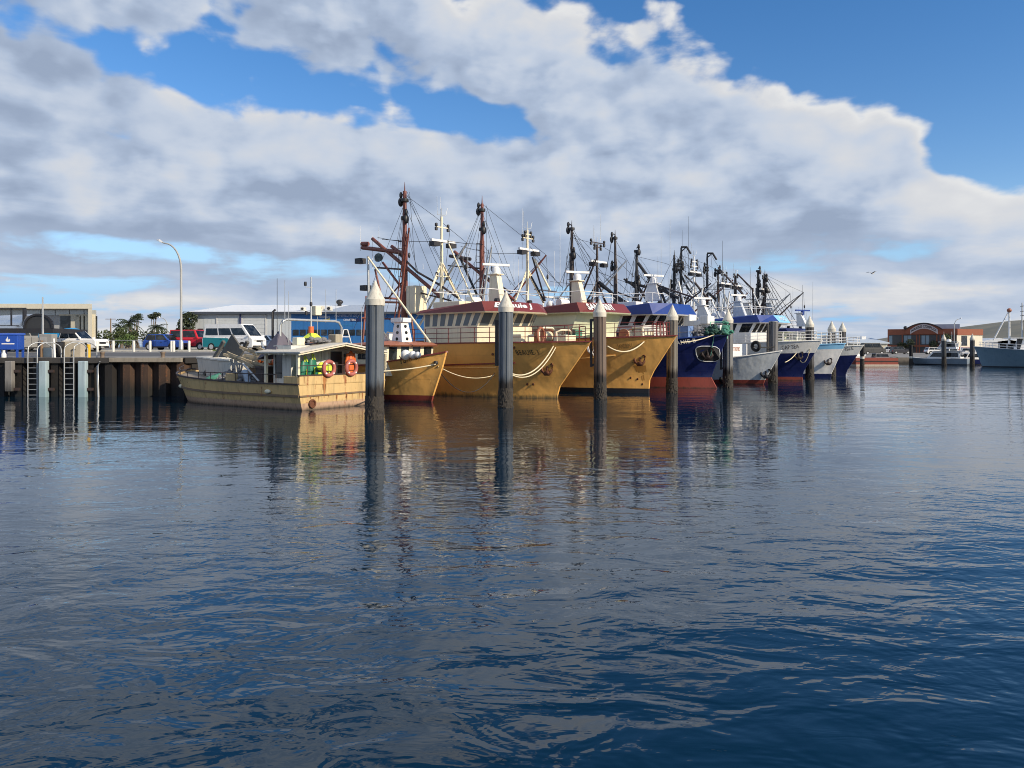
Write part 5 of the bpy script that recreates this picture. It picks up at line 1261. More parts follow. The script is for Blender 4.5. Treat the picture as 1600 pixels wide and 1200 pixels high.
# ---------------------------------------------------------------- buildings, cars, trees and fittings ashore on the left
def G(px, D, dz=0): return V3(WX(px, D), D, gz(D)+dz)
def warehouse():
    D0, D1 = 94.0, 124.0; x0 = WX(299,D0); xm = WX(455,D0); x1 = WX(690,D0); z0 = gz(D0); ze = WZ(489,D0); zr = 8.5; Dm = (D0+D1)/2
    wallg = paint('grey corrugated wall', (.47,.51,.54), .55, .06, scale=.4); blue = paint('bright blue cladding', (.02,.13,.36), .5, .15, scale=.4)
    roofm = paint('pale zincalume roof', (.80,.82,.83), .45, .1, scale=.4); bluroof = paint('blue grey roof', (.38,.43,.50), .45, .15, scale=.4)
    t = thing('warehouse', 'long low warehouse, half grey walls with roller doors and half bright blue cladding', 'warehouse', (0,0,0))
    def ribbed(a, b, name, mt):
        mb = MB(); x = a; k = 0
        while x < b-.01:
            w = min(.5, b-x); y = D0 + (0 if k % 2 else .015); mb.add([(x,y,z0-.2),(x+w,y,z0-.2),(x+w,y,ze),(x,y,ze)], [(0,1,2,3)]); x += w; k += 1
        return mb.build(name, mt, t)
    wl = ribbed(x0, xm, 'wall', wallg); ribbed(xm, x1, 'blue_wall', blue)
    mb = MB(); mb.add([(x0,D0,z0-.2),(x0,D0,ze),(x0,Dm,zr),(x0,D1,ze),(x0,D1,z0-.2)], [(0,1,2,3,4)]); mb.add([(x1,D0,z0-.2),(x1,D0,ze),(x1,Dm,zr),(x1,D1,ze),(x1,D1,z0-.2)], [(4,3,2,1,0)]); mb.add([(x0,D1,z0-.2),(x0,D1,ze),(x1,D1,ze),(x1,D1,z0-.2)], [(0,1,2,3)])
    mb.build('gable_wall', wallg, t)
    xs = WX(505,D0)
    for a, b, mt, nm in ((x0-.3,xs,roofm,'roof'),(xs,x1+.3,bluroof,'blue_roof')):
        mb = MB()
        mb.hexa([(a,D0-.5,ze-.02),(b,D0-.5,ze-.02),(b,Dm,zr),(a,Dm,zr),(a,D0-.5,ze+.13),(b,D0-.5,ze+.13),(b,Dm,zr+.15),(a,Dm,zr+.15)])
        mb.hexa([(a,Dm,zr),(b,Dm,zr),(b,D1+.5,ze-.02),(a,D1+.5,ze-.02),(a,Dm,zr+.15),(b,Dm,zr+.15),(b,D1+.5,ze+.13),(a,D1+.5,ze+.13)])
        mb.build(nm, mt, t)
    MB().box(x0-.3,x1+.3,D0-.58,D0-.5,ze-.16,ze+.13).build('gutter', paint('dark gutter', (.05,.06,.08), .5), t)
    for a, b in ((340,374),(379.5,414)):
        mb = MB(); xa, xb = WX(a,D0), WX(b,D0); zt = WZ(494,D0)
        k = 0; z = z0
        while z < zt-.01: mb.box(xa,xb,D0-.06+.02*(k%2),D0-.01,z,min(z+.25,zt)); z += .25; k += 1
        mb.build('roller_door', paint('grey roller door', (.48,.51,.53), .5, .15), t)
        mb = MB(); mb.box(xa-.18,xa,D0-.1,D0-.01,z0,zt+.15); mb.box(xb,xb+.18,D0-.1,D0-.01,z0,zt+.15); mb.box(xa,xb,D0-.1,D0-.01,zt,zt+.15); mb.build('door_frame', paint('pale trim', (.5,.5,.5), .5), t)
    xa = WX(376,D0); MB().cyl((xa,D0-.16,z0),(xa,D0-.16,ze-.1),.1,8).build('downpipe', m['navy'], t)
    xa = WX(314,D0); MB().box(xa-.3,xa+.3,D0-.25,D0-.01,WZ(516,D0)-.2,WZ(516,D0)+.2).build('wall_lamp', m['dark'], t)
    band = MB(); band.box(WX(548,D0),WX(572,D0),D0-.06,D0-.01,WZ(502,D0),WZ(498,D0)); band.build('sign_band', m['navy'], t)
    S_ = lambda txt, pa, pb, ya, yb, mt, **k: flat_text(txt, (WX(pa,D0),D0-.075,WZ(ya,D0)), (1,0,0), (0,0,1), WX(pb,D0)-WX(pa,D0), WZ(yb,D0)-WZ(ya,D0), mt, 'wall_lettering', t, **k)
    pale = paint('pale sign lettering', (.35,.42,.62), .5, .1)
    S_('Adventure Bay', 522, 562, 497, 489, pale, shear=.3)
    S_('CHARTERS', 537, 556, 501.3, 498.2, m['white2'])
    S_('FISHERMANS', 499, 516, 496.5, 493.5, m['white2'])
    sw = MB(); sw.quadlip([(WX(497,D0),D0-.07,WZ(503,D0)),(WX(516,D0),D0-.07,WZ(499.5,D0)),(WX(516,D0),D0-.07,WZ(497.6,D0)),(WX(503,D0),D0-.07,WZ(499.5,D0))], .01); sw.build('sign_swoosh', paint('olive yellow sign paint', (.35,.33,.08), .5), t)
    S_('www.adventurebay', 535, 553, 509, 507, paint('teal sign lettering', (.03,.30,.42), .5))
    # lower strip of windows under the cladding
    for k in range(12):
        xa = WX(458+11*k,D0); MB().box(xa,xa+.7,D0-.05,D0-.01,WZ(524,D0),WZ(515,D0)).build('window', m['glass'], t)
    # roof plant
    for px, w, py, lab in ((474,6,480,'smallest and lowest'),(489,5,480,'second'),(502,8,478,'largest'),(515,7,477,'tallest mounted')):
        u = thing('air_conditioner', lab + ' air conditioning unit on the warehouse roof', 'air conditioner', (WX(px,D0+1.5),D0+1.5,ze+.22), 0, 'roof air conditioners')
        ww = w/F*95; hh = ww*.95
        MB().box(-ww/2,ww/2,-.5,.5,.12,hh+.12).build('casing', paint('ivory casing', (.62,.60,.52), .5, .2), u, .04)
        q = MB(); q.lathe([(hh*.36,0),(hh*.36,.03)], 16); q.v = [(x,-.5-z,y+.12+hh/2) for x,y,z in q.v]; q.build('fan_grille', m['dark'], u)
        q = MB(); q.box(-ww/2,ww/2,-.45,-.3,-.25,.12); q.box(-ww/2,ww/2,.3,.45,-.25,.12); q.build('mounting_rail', m['galv'], u)
    xa = WX(533,D0+14); v = MB(); v.lathe([(.28,-.3),(.28,.35),(.5,.55),(.5,.8),(.15,1.0)], 12, (xa,D0+13,zr-.2)); tag(v.build('roof_vent', m['dark']), 'dark whirlybird vent on the blue warehouse ridge', 'vent')
warehouse()

def pavilion():
    D = 84.0; x0 = WX(-60,D); x1 = WX(148.5,D); z0 = gz(D); zt = WZ(475,D); cr = paint('cream concrete frame', (.62,.58,.47), .6, .15, scale=.4)
    t = thing('office_building', 'flat roofed modern office with cream frame and glazed front beyond the quay ladders', 'building', (0,0,0))
    sk = .60*14.6                                   # the end wall runs back along a skewed site boundary
    def skew(mb_): mb_.v = [(x-(.60*(y-D+.6) if x > x0+1 else 0), y, z) for x, y, z in mb_.v]; return mb_
    q = MB(); q.box(x0,x1,D-.6,D+14,zt-.55,zt); skew(q).build('roof', cr, t, .02)
    q = MB(); q.box(x1-.42,x1,D-.6,D+14,z0-.2,zt-.55); skew(q).build('end_frame', cr, t)
    q = MB(); q.box(x0,x1-.42,D+1.2,D+13,z0-.2,zt-.55); skew(q); q.build('wall', paint('grey panel wall', (.34,.35,.36), .5, .2), t)
    zb = WZ(491.5,D)
    k = 0; xa = x0
    while xa < x1-1.2:
        q = MB(); q.box(xa+.04,min(xa+1.55,x1-.5),D+1.08,D+1.19,zb,zt-.62); q.build('upper_pane', paint('pale glazed panel', (.42,.45,.47), .2, .1, metal=.2), t); xa += 1.6
    for pa, pb, mt in ((85,102,'darkglass'),(119,125,'d'),(126.5,130,'d'),(131.5,135,'d'),(138,143,'d')):
        q = MB(); q.box(WX(pa,D),WX(pb,D),D+1.1,D+1.19,z0+.1,WZ(493,D)); q.build('window', m['glass'], t)
    for pa, w in ((103,.9),(112,.5),(118,.35),(125.5,.3),(136.5,.3)):
        q = MB(); q.box(WX(pa,D),WX(pa,D)+w,D+.9,D+1.19,z0-.1,WZ(492.5,D)); q.build('pier', cr, t)
    q = MB(); q.box(WX(84,D),x1-.5,D+.95,D+1.19,WZ(492.5,D),WZ(491.5,D)+.06); q.build('transom', cr, t)
    q = MB(); q.box(WX(104,D),WX(117,D),D+.8,D+.9,WZ(497,D)-1.5,WZ(494,D)); q.build('shade_panel', paint('shade panel', (.5,.47,.38), .6), t)
pavilion()

def shelter():
    # barrel vaulted open shelter, its dark end gable towards the water
    D = 62.0; t = thing('shelter', 'open barrel roofed shelter with a dark arched gable by the office', 'shelter', (0,0,0))
    cx = WX(61,D); r = WX(83,D)-cx; zb = WZ(513,D); n = 16; hgt = WZ(491.5,D)-zb
    prof = [(cx+r*math.cos(math.pi*k/n), zb+hgt*math.sin(math.pi*k/n)**.8) for k in range(n+1)]
    L = [(-3.6,D+6),(0,D)]
    roofm = paint('bright silver roof sheet', (.66,.67,.68), .25, .1, metal=.7)
    v = MB(); a = [(x-15,D+9,z+.05) for x,z in prof]; b = [(x-.05,D+.04,z+.05) for x,z in prof]
    v.add(a+b, [(i+n+1,i+n+2,i+1,i) for i in range(n)], 0, True); a2 = [(x,y,z-.08) for x,y,z in a]; b2_ = [(x,y,z-.08) for x,y,z in b]
    v.add(a2+b2_, [(i,i+1,i+n+2,i+n+1) for i in range(n)], 0, True); v.build('vault_roof', roofm, t)
    g = MB(); g.prism(prof, D-.02, D+.12); g.build('arched_gable', paint('charcoal gable sheet', (.03,.032,.035), .5, .2), t)
    f = MB()
    for p, q in zip(prof, prof[1:]): f.bar((p[0],D-.05,p[1]),(q[0],D-.05,q[1]),.16,.16)
    f.build('gable_trim', m['dark'], t)
    f = MB(); f.box(WX(-30,D),WX(84,D),D-.1,D+.15,zb-.38,zb); f.box(WX(83,D)-.2,WX(83,D),D+.15,D+5,zb-.38,zb); f.build('beam', m['dark'], t)
    q = MB(); q.box(WX(-30,D),WX(37,D),D+.5,D+.7,WZ(509,D),WZ(508,D)); q.box(WX(32.5,D),WX(35.5,D),D+.2,D+.5,WZ(511,D),WZ(481,D)); q.box(WX(-30,D),WX(36,D),D+.25,D+.45,WZ(482,D),WZ(480.5,D)); q.box(WX(13,D),WX(13.6,D),D+.25,D+.45,WZ(508,D),WZ(482,D))
    q.build('screen_frame', m['dark'], t)
    for px in (63.5,-20):
        q = MB(); q.box(WX(px,D)-.11,WX(px,D)+.11,D-.05,D+.12,gz(D)-.05,zb-.38); q.build('post', m['dark'], t)
    for px in (35,): q = MB(); q.box(WX(px,D)-.06,WX(px,D)+.06,D+4,D+4.1,gz(D)-.05,zb-.2); q.build('post', m['dark'], t)
shelter()

# flag pole, street lamps, power pole
def tubething(name, pts, r, r2, label, cat, mt, n=8): o = MB().tube(pts, r, n, 0, r2).build(name, mt); return tag(o, label, cat)
tubething('flag_pole', [G(67,57,-.1), V3(WX(66.7,57),57,WZ(464,57))], .10, .05, 'bare white pole rising in front of the arched shelter', 'pole', m['galv'])
def lamp(px, D, ztop, arm, label, sc=1.0):
    t = thing('street_lamp', label, 'street lamp', G(px, D, -.05), 0, 'curved arm street lamps')
    H = ztop-gz(D); pts = [(0,0,0),(0,0,H*.74)]
    for k in range(1,9):
        a = math.pi/2*k/8; pts.append((arm*.72*(1-math.cos(a)), 0, H*.74+H*.235*math.sin(a)))
    pts.append((arm*.86,0,H*.985))
    MB().tube(pts, .115*sc, 8, 0, .055*sc).build('pole', paint('dull lamp post steel', (.36,.37,.37), .5, .3), t)
    h = MB(); e = arm*.84; f = arm*1.06
    h.loft([[(e,-.09,H*.985-.06),(e,.09,H*.985-.06),(e,.09,H*.985+.08),(e,-.09,H*.985+.08)],[(arm*.95,-.19,H-.10),(arm*.95,.19,H-.10),(arm*.95,.16,H+.12),(arm*.95,-.16,H+.12)],[(f,-.12,H+.0),(f,.12,H+.0),(f,.1,H+.12),(f,-.1,H+.12)]]); h.build('lamp_head', m['alu'], t, .02)
    MB().lathe([(.22*sc,0),(.2*sc,.9),(.15*sc,1.0)], 8).build('base', m['galv'], t)
    return t
lamp(283, 70, WZ(375,70), -2.05, 'tall curved arm street lamp on the grass beside the red van')
lamp(261, 125, WZ(495,125), -1.3, 'small distant street lamp among the bushes', .8)
t = thing('power_pole', 'distant timber power pole with a single crossarm above the bushes', 'power pole', G(173,190,-.1)); H = WZ(497,190)-gz(190)
MB().tube([(0,0,0),(0,0,H)], .2, 8, 0, .14).build('pole', m['timber'], t); MB().bar((-1.3,0,H-.15),(1.3,0,H-.15),.14,.14).build('crossarm', m['timber'], t)

# white guard posts with a low mesh fence behind
post = MB().lathe([(.11,-.05),(.11,.86),(.07,.93)], 10).build('guard_post', paint('white post paint', (.66,.65,.60), .6, .35)); gl = []
for i, (px, w) in enumerate(((152,'by the white utility nose'),(177,'by the olive bushes near the fence end'),(209,'second from the blue car'),(234.5,'nearest the blue car boot'),(268,'of the close pair, nearer the blue car'),(271.5,'of the close pair, nearer the lamp post'),(295.5,'in front of the red van'))):
    o = post if i == 0 else post.copy()
    if i: COL.objects.link(o)
    o.location = G(px, 65); tag(o, 'short white guard post ' + w, 'post', 'white guard posts along the kerb')
t = thing('mesh_fence', 'low dark mesh fence in front of the bushes', 'fence', (0,0,0)); q = MB(); D = 84; zf = gz(D); xa, xb = WX(150,D), WX(246,D)
q.tube([(xa,D,zf+.95),(xb,D,zf+.95)], .03, 6); q.build('top_rail', m['galv'], t); q = MB(); k = xa
while k < xb: q.cyl((k,D,zf-.05),(k,D,zf+.97),.03,6); k += 2.0
q.build('fence_post', m['galv'], t); q = MB(); k = xa
while k < xb: q.bar((k,D,zf+.05),(k,D,zf+.93),.012,.012); k += .16
for z in (.1,.35,.6,.85): q.bar((xa,D,zf+z),(xb,D,zf+z),.012,.012)
q.build('mesh', m['dark'], t)

# fittings at the quay edge
def bin_(px, label):
    D = 44.2; t = thing('rubbish_bin', label, 'bin', G(px, D), .12, 'blue bins on the quay'); w = .52
    blue = paint('blue bin paint', (.015,.07,.38), .35, .15)
    MB().box(-w,w,-.38,.38,.45,1.30).build('body', blue, t, .03)
    MB().hexa([(-w-.04,-.42,1.30),(w+.04,-.42,1.30),(w+.04,.42,1.30),(-w-.04,.42,1.30),(-w-.02,-.3,1.38),(w+.02,-.3,1.38),(w+.02,.42,1.42),(-w-.02,.42,1.42)]).build('lid', blue, t)
    for x in (-w+.06,w-.06):
        for y in (-.32,.32): MB().box(x-.05,x+.05,y-.05,y+.05,0,.45).build('leg', blue, t)
    s = MB(); o = [(-.02,1.2),(-.06,1.1),(-.12,1.02),(-.10,.93),(0,.90),(.10,.93),(.11,1.03),(.05,1.08),(.03,1.02),(-.02,1.05),(.01,1.12)]
    s.prism([(x,z) for x,z in o[::1]], -.395, -.381); s.build('figure_mark', m['white2'], t)
    MB().box(-.34,.34,-.39,-.381,.76,.82).build('label_bar', m['white2'], t)
bin_(18, 'blue legged bin with white mark and bar on the quay edge, whole in view'); bin_(-12, 'blue legged bin nearest the camera edge, partly out of view')
def simple(name, px0, px1, y0, y1, D, depth, mt, label, cat, bevel=.02):
    z0 = gz(D); q = MB(); q.box(WX(px0,D),WX(px1,D),D,D+depth,z0-.02,WZ(y0,D)); return q, z0
t = thing('service_cabinet', 'grey steel service pedestal on the quay between the ladders', 'cabinet', G(75,45.5)); MB().box(-.42,.42,-.3,.3,0,.55).build('plinth', paint('slate blue steel', (.10,.14,.19), .5, .2), t, .02); MB().box(-.40,.40,-.28,.28,.55,1.36).build('cabinet_body', paint('mid grey steel', (.26,.26,.25), .5, .2), t, .03); MB().box(-.30,.1,-.295,-.281,.8,1.2).build('cabinet_door', paint('light grey steel', (.34,.34,.33), .5), t)
t = thing('concrete_block', 'pale beige concrete block with rounded top behind the second ladder', 'block', G(113,46)); q = MB(); q.box(-.62,.62,-.25,.25,0,.75); q.prism([(-.62,.75),(.62,.75),(.5,.92),(-.5,.92)], -.25, .25); q.build('block', paint('beige concrete', (.45,.40,.31), .8, .3), t); q = MB(); q.tube([(.15,-.3,.05),(.15,-.3,.45),(.35,-.3,.45)], .025, 6); q.build('bracket', m['dark'], t)
t = thing('tyre_fender', 'black tyre standing on the quay beside the white post', 'tyre', G(95,45.2,.42), 0); q = MB(); q.torus((0,0,0), .30, .13, (1,.35,0), 20, 8); q.build('tyre', m['black'], t)
q = MB(); q.box(WX(87,45.6),WX(99,45.6),45.6,46.0,gz(45),gz(45)+.9); tag(q.build('equipment_box', m['dark']), 'black equipment box behind the standing tyre', 'box')
tubething('white_post', [G(85.5,44.4,-.02), V3(WX(84,44.4),44.4,WZ(529,44.4))], .07, .06, 'white post on the quay next to the standing tyre', 'post', m['white'])
tubething('yellow_bollard', [G(138.5,44.2,-.02), V3(WX(138.5,44.2),44.2,WZ(538,44.2))], .10, .10, 'yellow bollard at the quay edge', 'bollard', paint('yellow bollard paint', (.70,.42,.02), .5, .2), 12)
tubething('dark_post', [G(65,45,-.02), V3(WX(65,45),45,WZ(532,45))], .09, .09, 'short brown timber post behind the first ladder', 'post', m['timber'])
for i, (px, lab) in enumerate(((160,'iron mooring bollard on the coping behind the thin pipe'),(254.5,'iron mooring bollard on the coping near the workboat bow'))):
    t = thing('mooring_bollard', lab, 'bollard', G(px,43.3), 0, 'mooring bollards'); MB().lathe([(.14,-.02),(.11,.05),(.10,.22),(.15,.28),(.12,.34)], 12).build('bollard', paint('brown iron', (.16,.12,.09), .7, .3), t)
t = MB().lathe([(.13,-.02),(.13,.2),(.07,.3),(.07,.42)], 10, G(6,43.6)); tag(t.build('water_valve', m['white']), 'small white valve stand at the foot of the blue bin', 'valve')

# ---------------------------------------------------------------- vehicles
def vehicle(name, label, cat, loc, rz, L, W, belt, H, paintm, cab, hood=.9, tray=None, glassm=None, wheel=.34, wb=(.18,.80), nwin=2, lower=None, low_z=.28, gv=(.14,.88), group='vehicles parked ashore', rack=False):
    """x forward; cab = (rear bottom, front bottom, rear top, front top) along the length; hood = bonnet height"""
    t = thing(name, label, cat, loc, rz, group); gm = glassm or m['glass']
    w = W/2; b = MB()
    prof = [(-L/2,low_z+.1),(-L/2+.06,low_z),(L/2-.1,low_z),(L/2,low_z+.15),(L/2-.02,hood-.18),(L/2-.18,hood)] + [(cab[1],belt),(cab[0],belt)] + ([(-L/2+.05,belt)] if cab[0] > -L/2+.2 else []) + [(-L/2-.02,belt-.2)]
    b.prism(prof, -w, w); body = b.build('body', paintm, t, .07)
    c = MB(); wt = w-.16; wbm = w-.04
    r0 = [(cab[0],-wbm,belt-.02),(cab[1],-wbm,belt-.02),(cab[1],wbm,belt-.02),(cab[0],wbm,belt-.02)]; r1 = [(cab[2],-wt,H),(cab[3],-wt,H),(cab[3],wt,H),(cab[2],wt,H)]
    c.loft([r0,r1]); co = c.build('cabin', paintm, t, .05)
    def face(i, u0, u1, v0, v1):
        b0, b1, t0, t1 = [Vector(p) for p in (r0[i], r0[(i+1)%4], r1[i], r1[(i+1)%4])]
        f = lambda u, v: b0.lerp(b1,u).lerp(t0.lerp(t1,u),v)
        q = MB(); q.quadlip([f(u0,v0),f(u1,v0),f(u1,v1),f(u0,v1)], .012); return q
    for i in (0,2):
        for k in range(nwin): face(i, .04+.92*k/nwin+.015, .04+.92*(k+1)/nwin-.015, *gv).build('side_window', gm, co)
    face(1,.07,.93,.10,.92).build('windscreen', gm, co); face(3,.1,.9,.15,.88).build('rear_window', gm, co)
    if lower:
        for s in (-1,1):
            q = MB(); yy = s*(w+.006); q.add([(-L/2+.1,yy,low_z+.08),(L*.12,yy,low_z+.08),(L*.02,yy,belt-.12),(-L/2+.1,yy,belt-.03)][::s*-1 if s > 0 else 1], [(0,1,2,3)]); q.build('side_graphic', lower, body)
    for i, fx in enumerate(wb):
        for s in (-1,1):
            x = -L/2+L*fx; q = MB(); y0, y1 = s*(w-.2), s*(w+.012)
            q.tube([(x,y0,wheel),(x,y1,wheel)], wheel, 20); wo = q.build('wheel', m['black'], t)
            q = MB(); q.tube([(x,y1-s*.01,wheel),(x,y1+s*.012,wheel)], wheel*.62, 16); q.build('rim', m['alu'], wo)
            q = MB(); n = 14; q.add([(x+(wheel+.09)*math.cos(math.pi*k/n), s*(w+.004), wheel+(wheel+.09)*math.sin(math.pi*k/n)) for k in range(n+1)][::-s], [tuple(range(n+1))]); q.build('wheel_arch_shade', m['black'], body)  # flat dark half-disc stands in for the shade inside the wheel well
    for s in (-1,1):
        q = MB(); q.box(L/2-.12,L/2+.012,s*(w-.32)-.17,s*(w-.32)+.17,hood-.36,hood-.2); q.build('headlight', m['alu'], body, .02)
        q = MB(); q.box(-L/2-.025,-L/2+.08,s*(w-.18)-.11,s*(w-.18)+.11,belt-.42,belt-.12); q.build('tail_light', paint('red lamp lens', (.45,.02,.02), .25), body)
        q = MB(); q.box(cab[1]-.18,cab[1]-.02,s*(w+.02)-.09,s*(w+.02)+.09,belt+.02,belt+.18); q.build('side_mirror', paintm, t, .02)
    q = MB(); q.box(L/2-.14,L/2+.03,-w+.1,w-.1,low_z+.02,low_z+.2); q.box(-L/2-.04,-L/2+.1,-w+.1,w-.1,low_z+.02,low_z+.2); q.build('bumper', m['dark'], body)
    q = MB(); q.box(L/2-.06,L/2+.016,-.42,.42,hood-.42,hood-.26); q.build('grille', m['dark'], body)
    if tray:
        q = MB(); q.box(tray[0],tray[1],-w+.1,w-.1,belt,belt+.012); q.build('tray_floor', m['dark'], t)
    for s in (-1,1):
        for fx in ([cab[1]-.15, (cab[0]+cab[1])/2, cab[0]+.35] if L > 3 else []):
            q = MB(); yy = s*(w+.004); q.box(fx-.012, fx+.012, min(yy,yy-s*.02), max(yy,yy-s*.02), low_z+.12, belt-.04); q.build('door_seam', m['black'], body)
        for fx in (cab[1]-.85, (cab[0]+cab[1])/2-.55):
            q = MB(); yy = s*(w+.015); q.box(fx-.09, fx+.09, min(yy,yy-s*.03), max(yy,yy-s*.03), belt-.22, belt-.18); q.build('door_handle', m['dark'], body)
        q = MB(); yy = s*(w+.006); q.box(-L*.28, L*.26, min(yy,yy-s*.05), max(yy,yy-s*.05), low_z-.02, low_z+.1); q.build('sill', m['dark'], body)
    q = MB(); q.box(-L/2-.045,-L/2-.03,-.26,.26,low_z+.3,low_z+.42); q.build('number_plate', m['white'], body)
    q = MB(); q.box(L/2+.012,L/2+.03,-.2,.2,low_z+.03,low_z+.14); q.build('number_plate', m['white'], body)
    if rack:
        q = MB()
        for s in (-1,1): q.bar((cab[2]+.2,s*(wt-.05),H+.06),(cab[3]-.2,s*(wt-.05),H+.06),.05,.05)
        q.build('roof_rack', m['dark'], t)
    return t
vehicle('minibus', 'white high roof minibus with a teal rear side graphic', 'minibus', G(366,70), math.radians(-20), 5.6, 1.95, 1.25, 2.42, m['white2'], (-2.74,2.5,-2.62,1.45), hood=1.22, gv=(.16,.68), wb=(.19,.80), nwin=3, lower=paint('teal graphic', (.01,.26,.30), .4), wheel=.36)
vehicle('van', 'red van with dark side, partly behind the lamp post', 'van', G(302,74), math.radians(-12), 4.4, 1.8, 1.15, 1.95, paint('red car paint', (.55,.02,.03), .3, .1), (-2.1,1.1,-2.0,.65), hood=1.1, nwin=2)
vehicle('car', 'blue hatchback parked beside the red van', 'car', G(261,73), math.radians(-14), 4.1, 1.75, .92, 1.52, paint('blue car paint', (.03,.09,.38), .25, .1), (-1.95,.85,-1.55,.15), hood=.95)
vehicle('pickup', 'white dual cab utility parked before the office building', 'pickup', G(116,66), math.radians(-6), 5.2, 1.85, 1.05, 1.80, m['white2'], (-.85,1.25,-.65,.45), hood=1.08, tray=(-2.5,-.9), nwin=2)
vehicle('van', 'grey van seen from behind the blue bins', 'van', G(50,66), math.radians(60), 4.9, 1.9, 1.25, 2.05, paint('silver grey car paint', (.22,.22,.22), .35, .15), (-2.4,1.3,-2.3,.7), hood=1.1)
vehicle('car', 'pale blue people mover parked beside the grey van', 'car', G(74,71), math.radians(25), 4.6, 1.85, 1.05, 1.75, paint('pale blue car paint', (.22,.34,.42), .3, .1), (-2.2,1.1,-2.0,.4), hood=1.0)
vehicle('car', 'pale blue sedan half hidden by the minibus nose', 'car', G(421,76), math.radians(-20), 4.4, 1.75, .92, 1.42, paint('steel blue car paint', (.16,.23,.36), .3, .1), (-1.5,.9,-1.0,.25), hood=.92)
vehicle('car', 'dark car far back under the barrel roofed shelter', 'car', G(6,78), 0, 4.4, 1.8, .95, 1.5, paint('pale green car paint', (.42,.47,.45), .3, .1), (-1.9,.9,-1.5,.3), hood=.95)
t = thing('tarpaulin_load', 'bright blue tarpaulin over a load on the white utility tray', 'tarpaulin', G(88,66.2,1.5), -.1); q = MB(); q.loft([[(-1.7,-.8,-.3),(1.9,-.75,-.3),(1.9,.75,-.3),(-1.7,.8,-.3)],[(-1.5,-.65,.1),(1.8,-.6,.42),(1.8,.6,.42),(-1.5,.65,.1)],[(-1.2,-.3,.2),(1.5,-.35,.52),(1.5,.35,.52),(-1.2,.3,.2)]]); q.build('tarpaulin', paint('bright blue tarp', (.02,.28,.60), .5, .2, bump=.03), t, .05)

# ---------------------------------------------------------------- trees
def leaves(mb, c, rad, n, size, r, flat=.6):
    for _ in range(n):
        while True:
            p = V3(r.uniform(-1,1), r.uniform(-1,1), r.uniform(-1,1))
            if .25 < p.length <= 1: break
        q = V3(c[0]+p.x*rad[0], c[1]+p.y*rad[1], c[2]+p.z*rad[2]); s = size*r.uniform(.5,1.3)
        u = V3(r.gauss(0,1), r.gauss(0,1), r.gauss(0,1)*flat).normalized(); w = u.cross(V3(r.gauss(0,1),r.gauss(0,1),r.gauss(0,1))).normalized()
        mb.add([q-u*s, q+w*s*.6, q+u*s, q-w*s*.6], [(0,1,2,3)])
lm = [leafmat('olive foliage', (.035,.055,.018), (.075,.10,.03)), leafmat('dark foliage', (.02,.032,.014), (.045,.06,.025)), leafmat('bright green foliage', (.05,.09,.02), (.09,.15,.035))]
bark = paint('grey brown bark', (.16,.13,.10), .85, .4, bump=.02)
def tree(name, label, px, D, ztop, clumps, mat, trunk=True, n=420, size=.2, seed=1, group='trees and shrubs behind the car park', cat='tree'):
    r = random.Random(seed); t = thing(name, label, cat, G(px,D,-.05), 0, group)
    if trunk:
        q = MB()
        for c in clumps:
            k = V3(c[0]*.35+r.uniform(-.2,.2), c[1]*.3, c[2]*.55); q.tube([(r.uniform(-.1,.1),0,0), k*.6, k, V3(*c[:3])], .14, 7, 0, .04)
        q.build('trunk', bark, t)
    q = MB()
    for c in clumps: leaves(q, c[:3], c[3:6], int(n*c[3]*c[5]), size, r)
    q.build('crown', mat, t); return t
def clump_bush(name, label, px, D, w, h, mat, seed, cat='shrub'):
    r = random.Random(seed); cl = []
    for k in range(max(3, int(w*1.4))): cl.append((r.uniform(-w/2,w/2), r.uniform(-.9,.9), h*r.uniform(.3,.72), r.uniform(.55,.95), .8, h*r.uniform(.2,.34)))
    return tree(name, label, px, D, h, cl, mat, True, 300, .16, seed, cat=cat)
clump_bush('shrub', 'olive scrub behind the fence next to the office building', 163, 100, 4.2, 2.9, lm[0], 3)
clump_bush('shrub', 'bright green shrub below the palm', 199, 98, 2.4, 2.3, lm[2], 4)
clump_bush('shrub', 'tall olive bush against the larger palm trunk', 181, 104, 3.0, 3.1, lm[0], 5)
clump_bush('shrub', 'dark scrub behind the blue hatchback', 232, 102, 3.6, 2.7, lm[1], 6)
clump_bush('shrub', 'mixed olive scrub below the flat topped trees', 218, 108, 3.4, 3.1, lm[0], 7)
clump_bush('shrub', 'dark green bush between blue hatchback and scrub', 254, 100, 3.0, 3.0, lm[1], 8)
clump_bush('shrub', 'scrub just behind the blue hatchback roof', 272, 104, 2.8, 2.8, lm[0], 9)
H = WZ(497,97)-gz(97)
tree('tree', 'dense dark tree against the grey warehouse end', 290, 92.5, H, [(0,0,2.6,1.1,1.0,1.2),(.4,.2,3.6,1.0,.9,.9),(-.5,0,1.6,1.0,.9,1.1),(.6,0,1.4,.7,.8,1.1),(.1,.1,4.1,.6,.6,.5)], lm[1], n=420, size=.17, seed=21)
for px, py, w, sd, lab in ((212,494,9,31,'umbrella shaped tree on a thin bare trunk, narrower of the pair'),(239,492,10,32,'umbrella shaped tree on a thin bare trunk, wider of the pair')):
    D = 128; h = WZ(py,D)-gz(D); s = w/F*D
    tree('umbrella_tree', lab, px+2, D, h, [(-s*.45,0,h*.96,s*.62,.8,.40),(s*.4,0,h,s*.60,.8,.42),(s*.1,.2,h*1.03,s*.5,.7,.4),(0,-.2,h*.93,s*.5,.7,.3)], lm[1], n=420, size=.18, seed=sd)
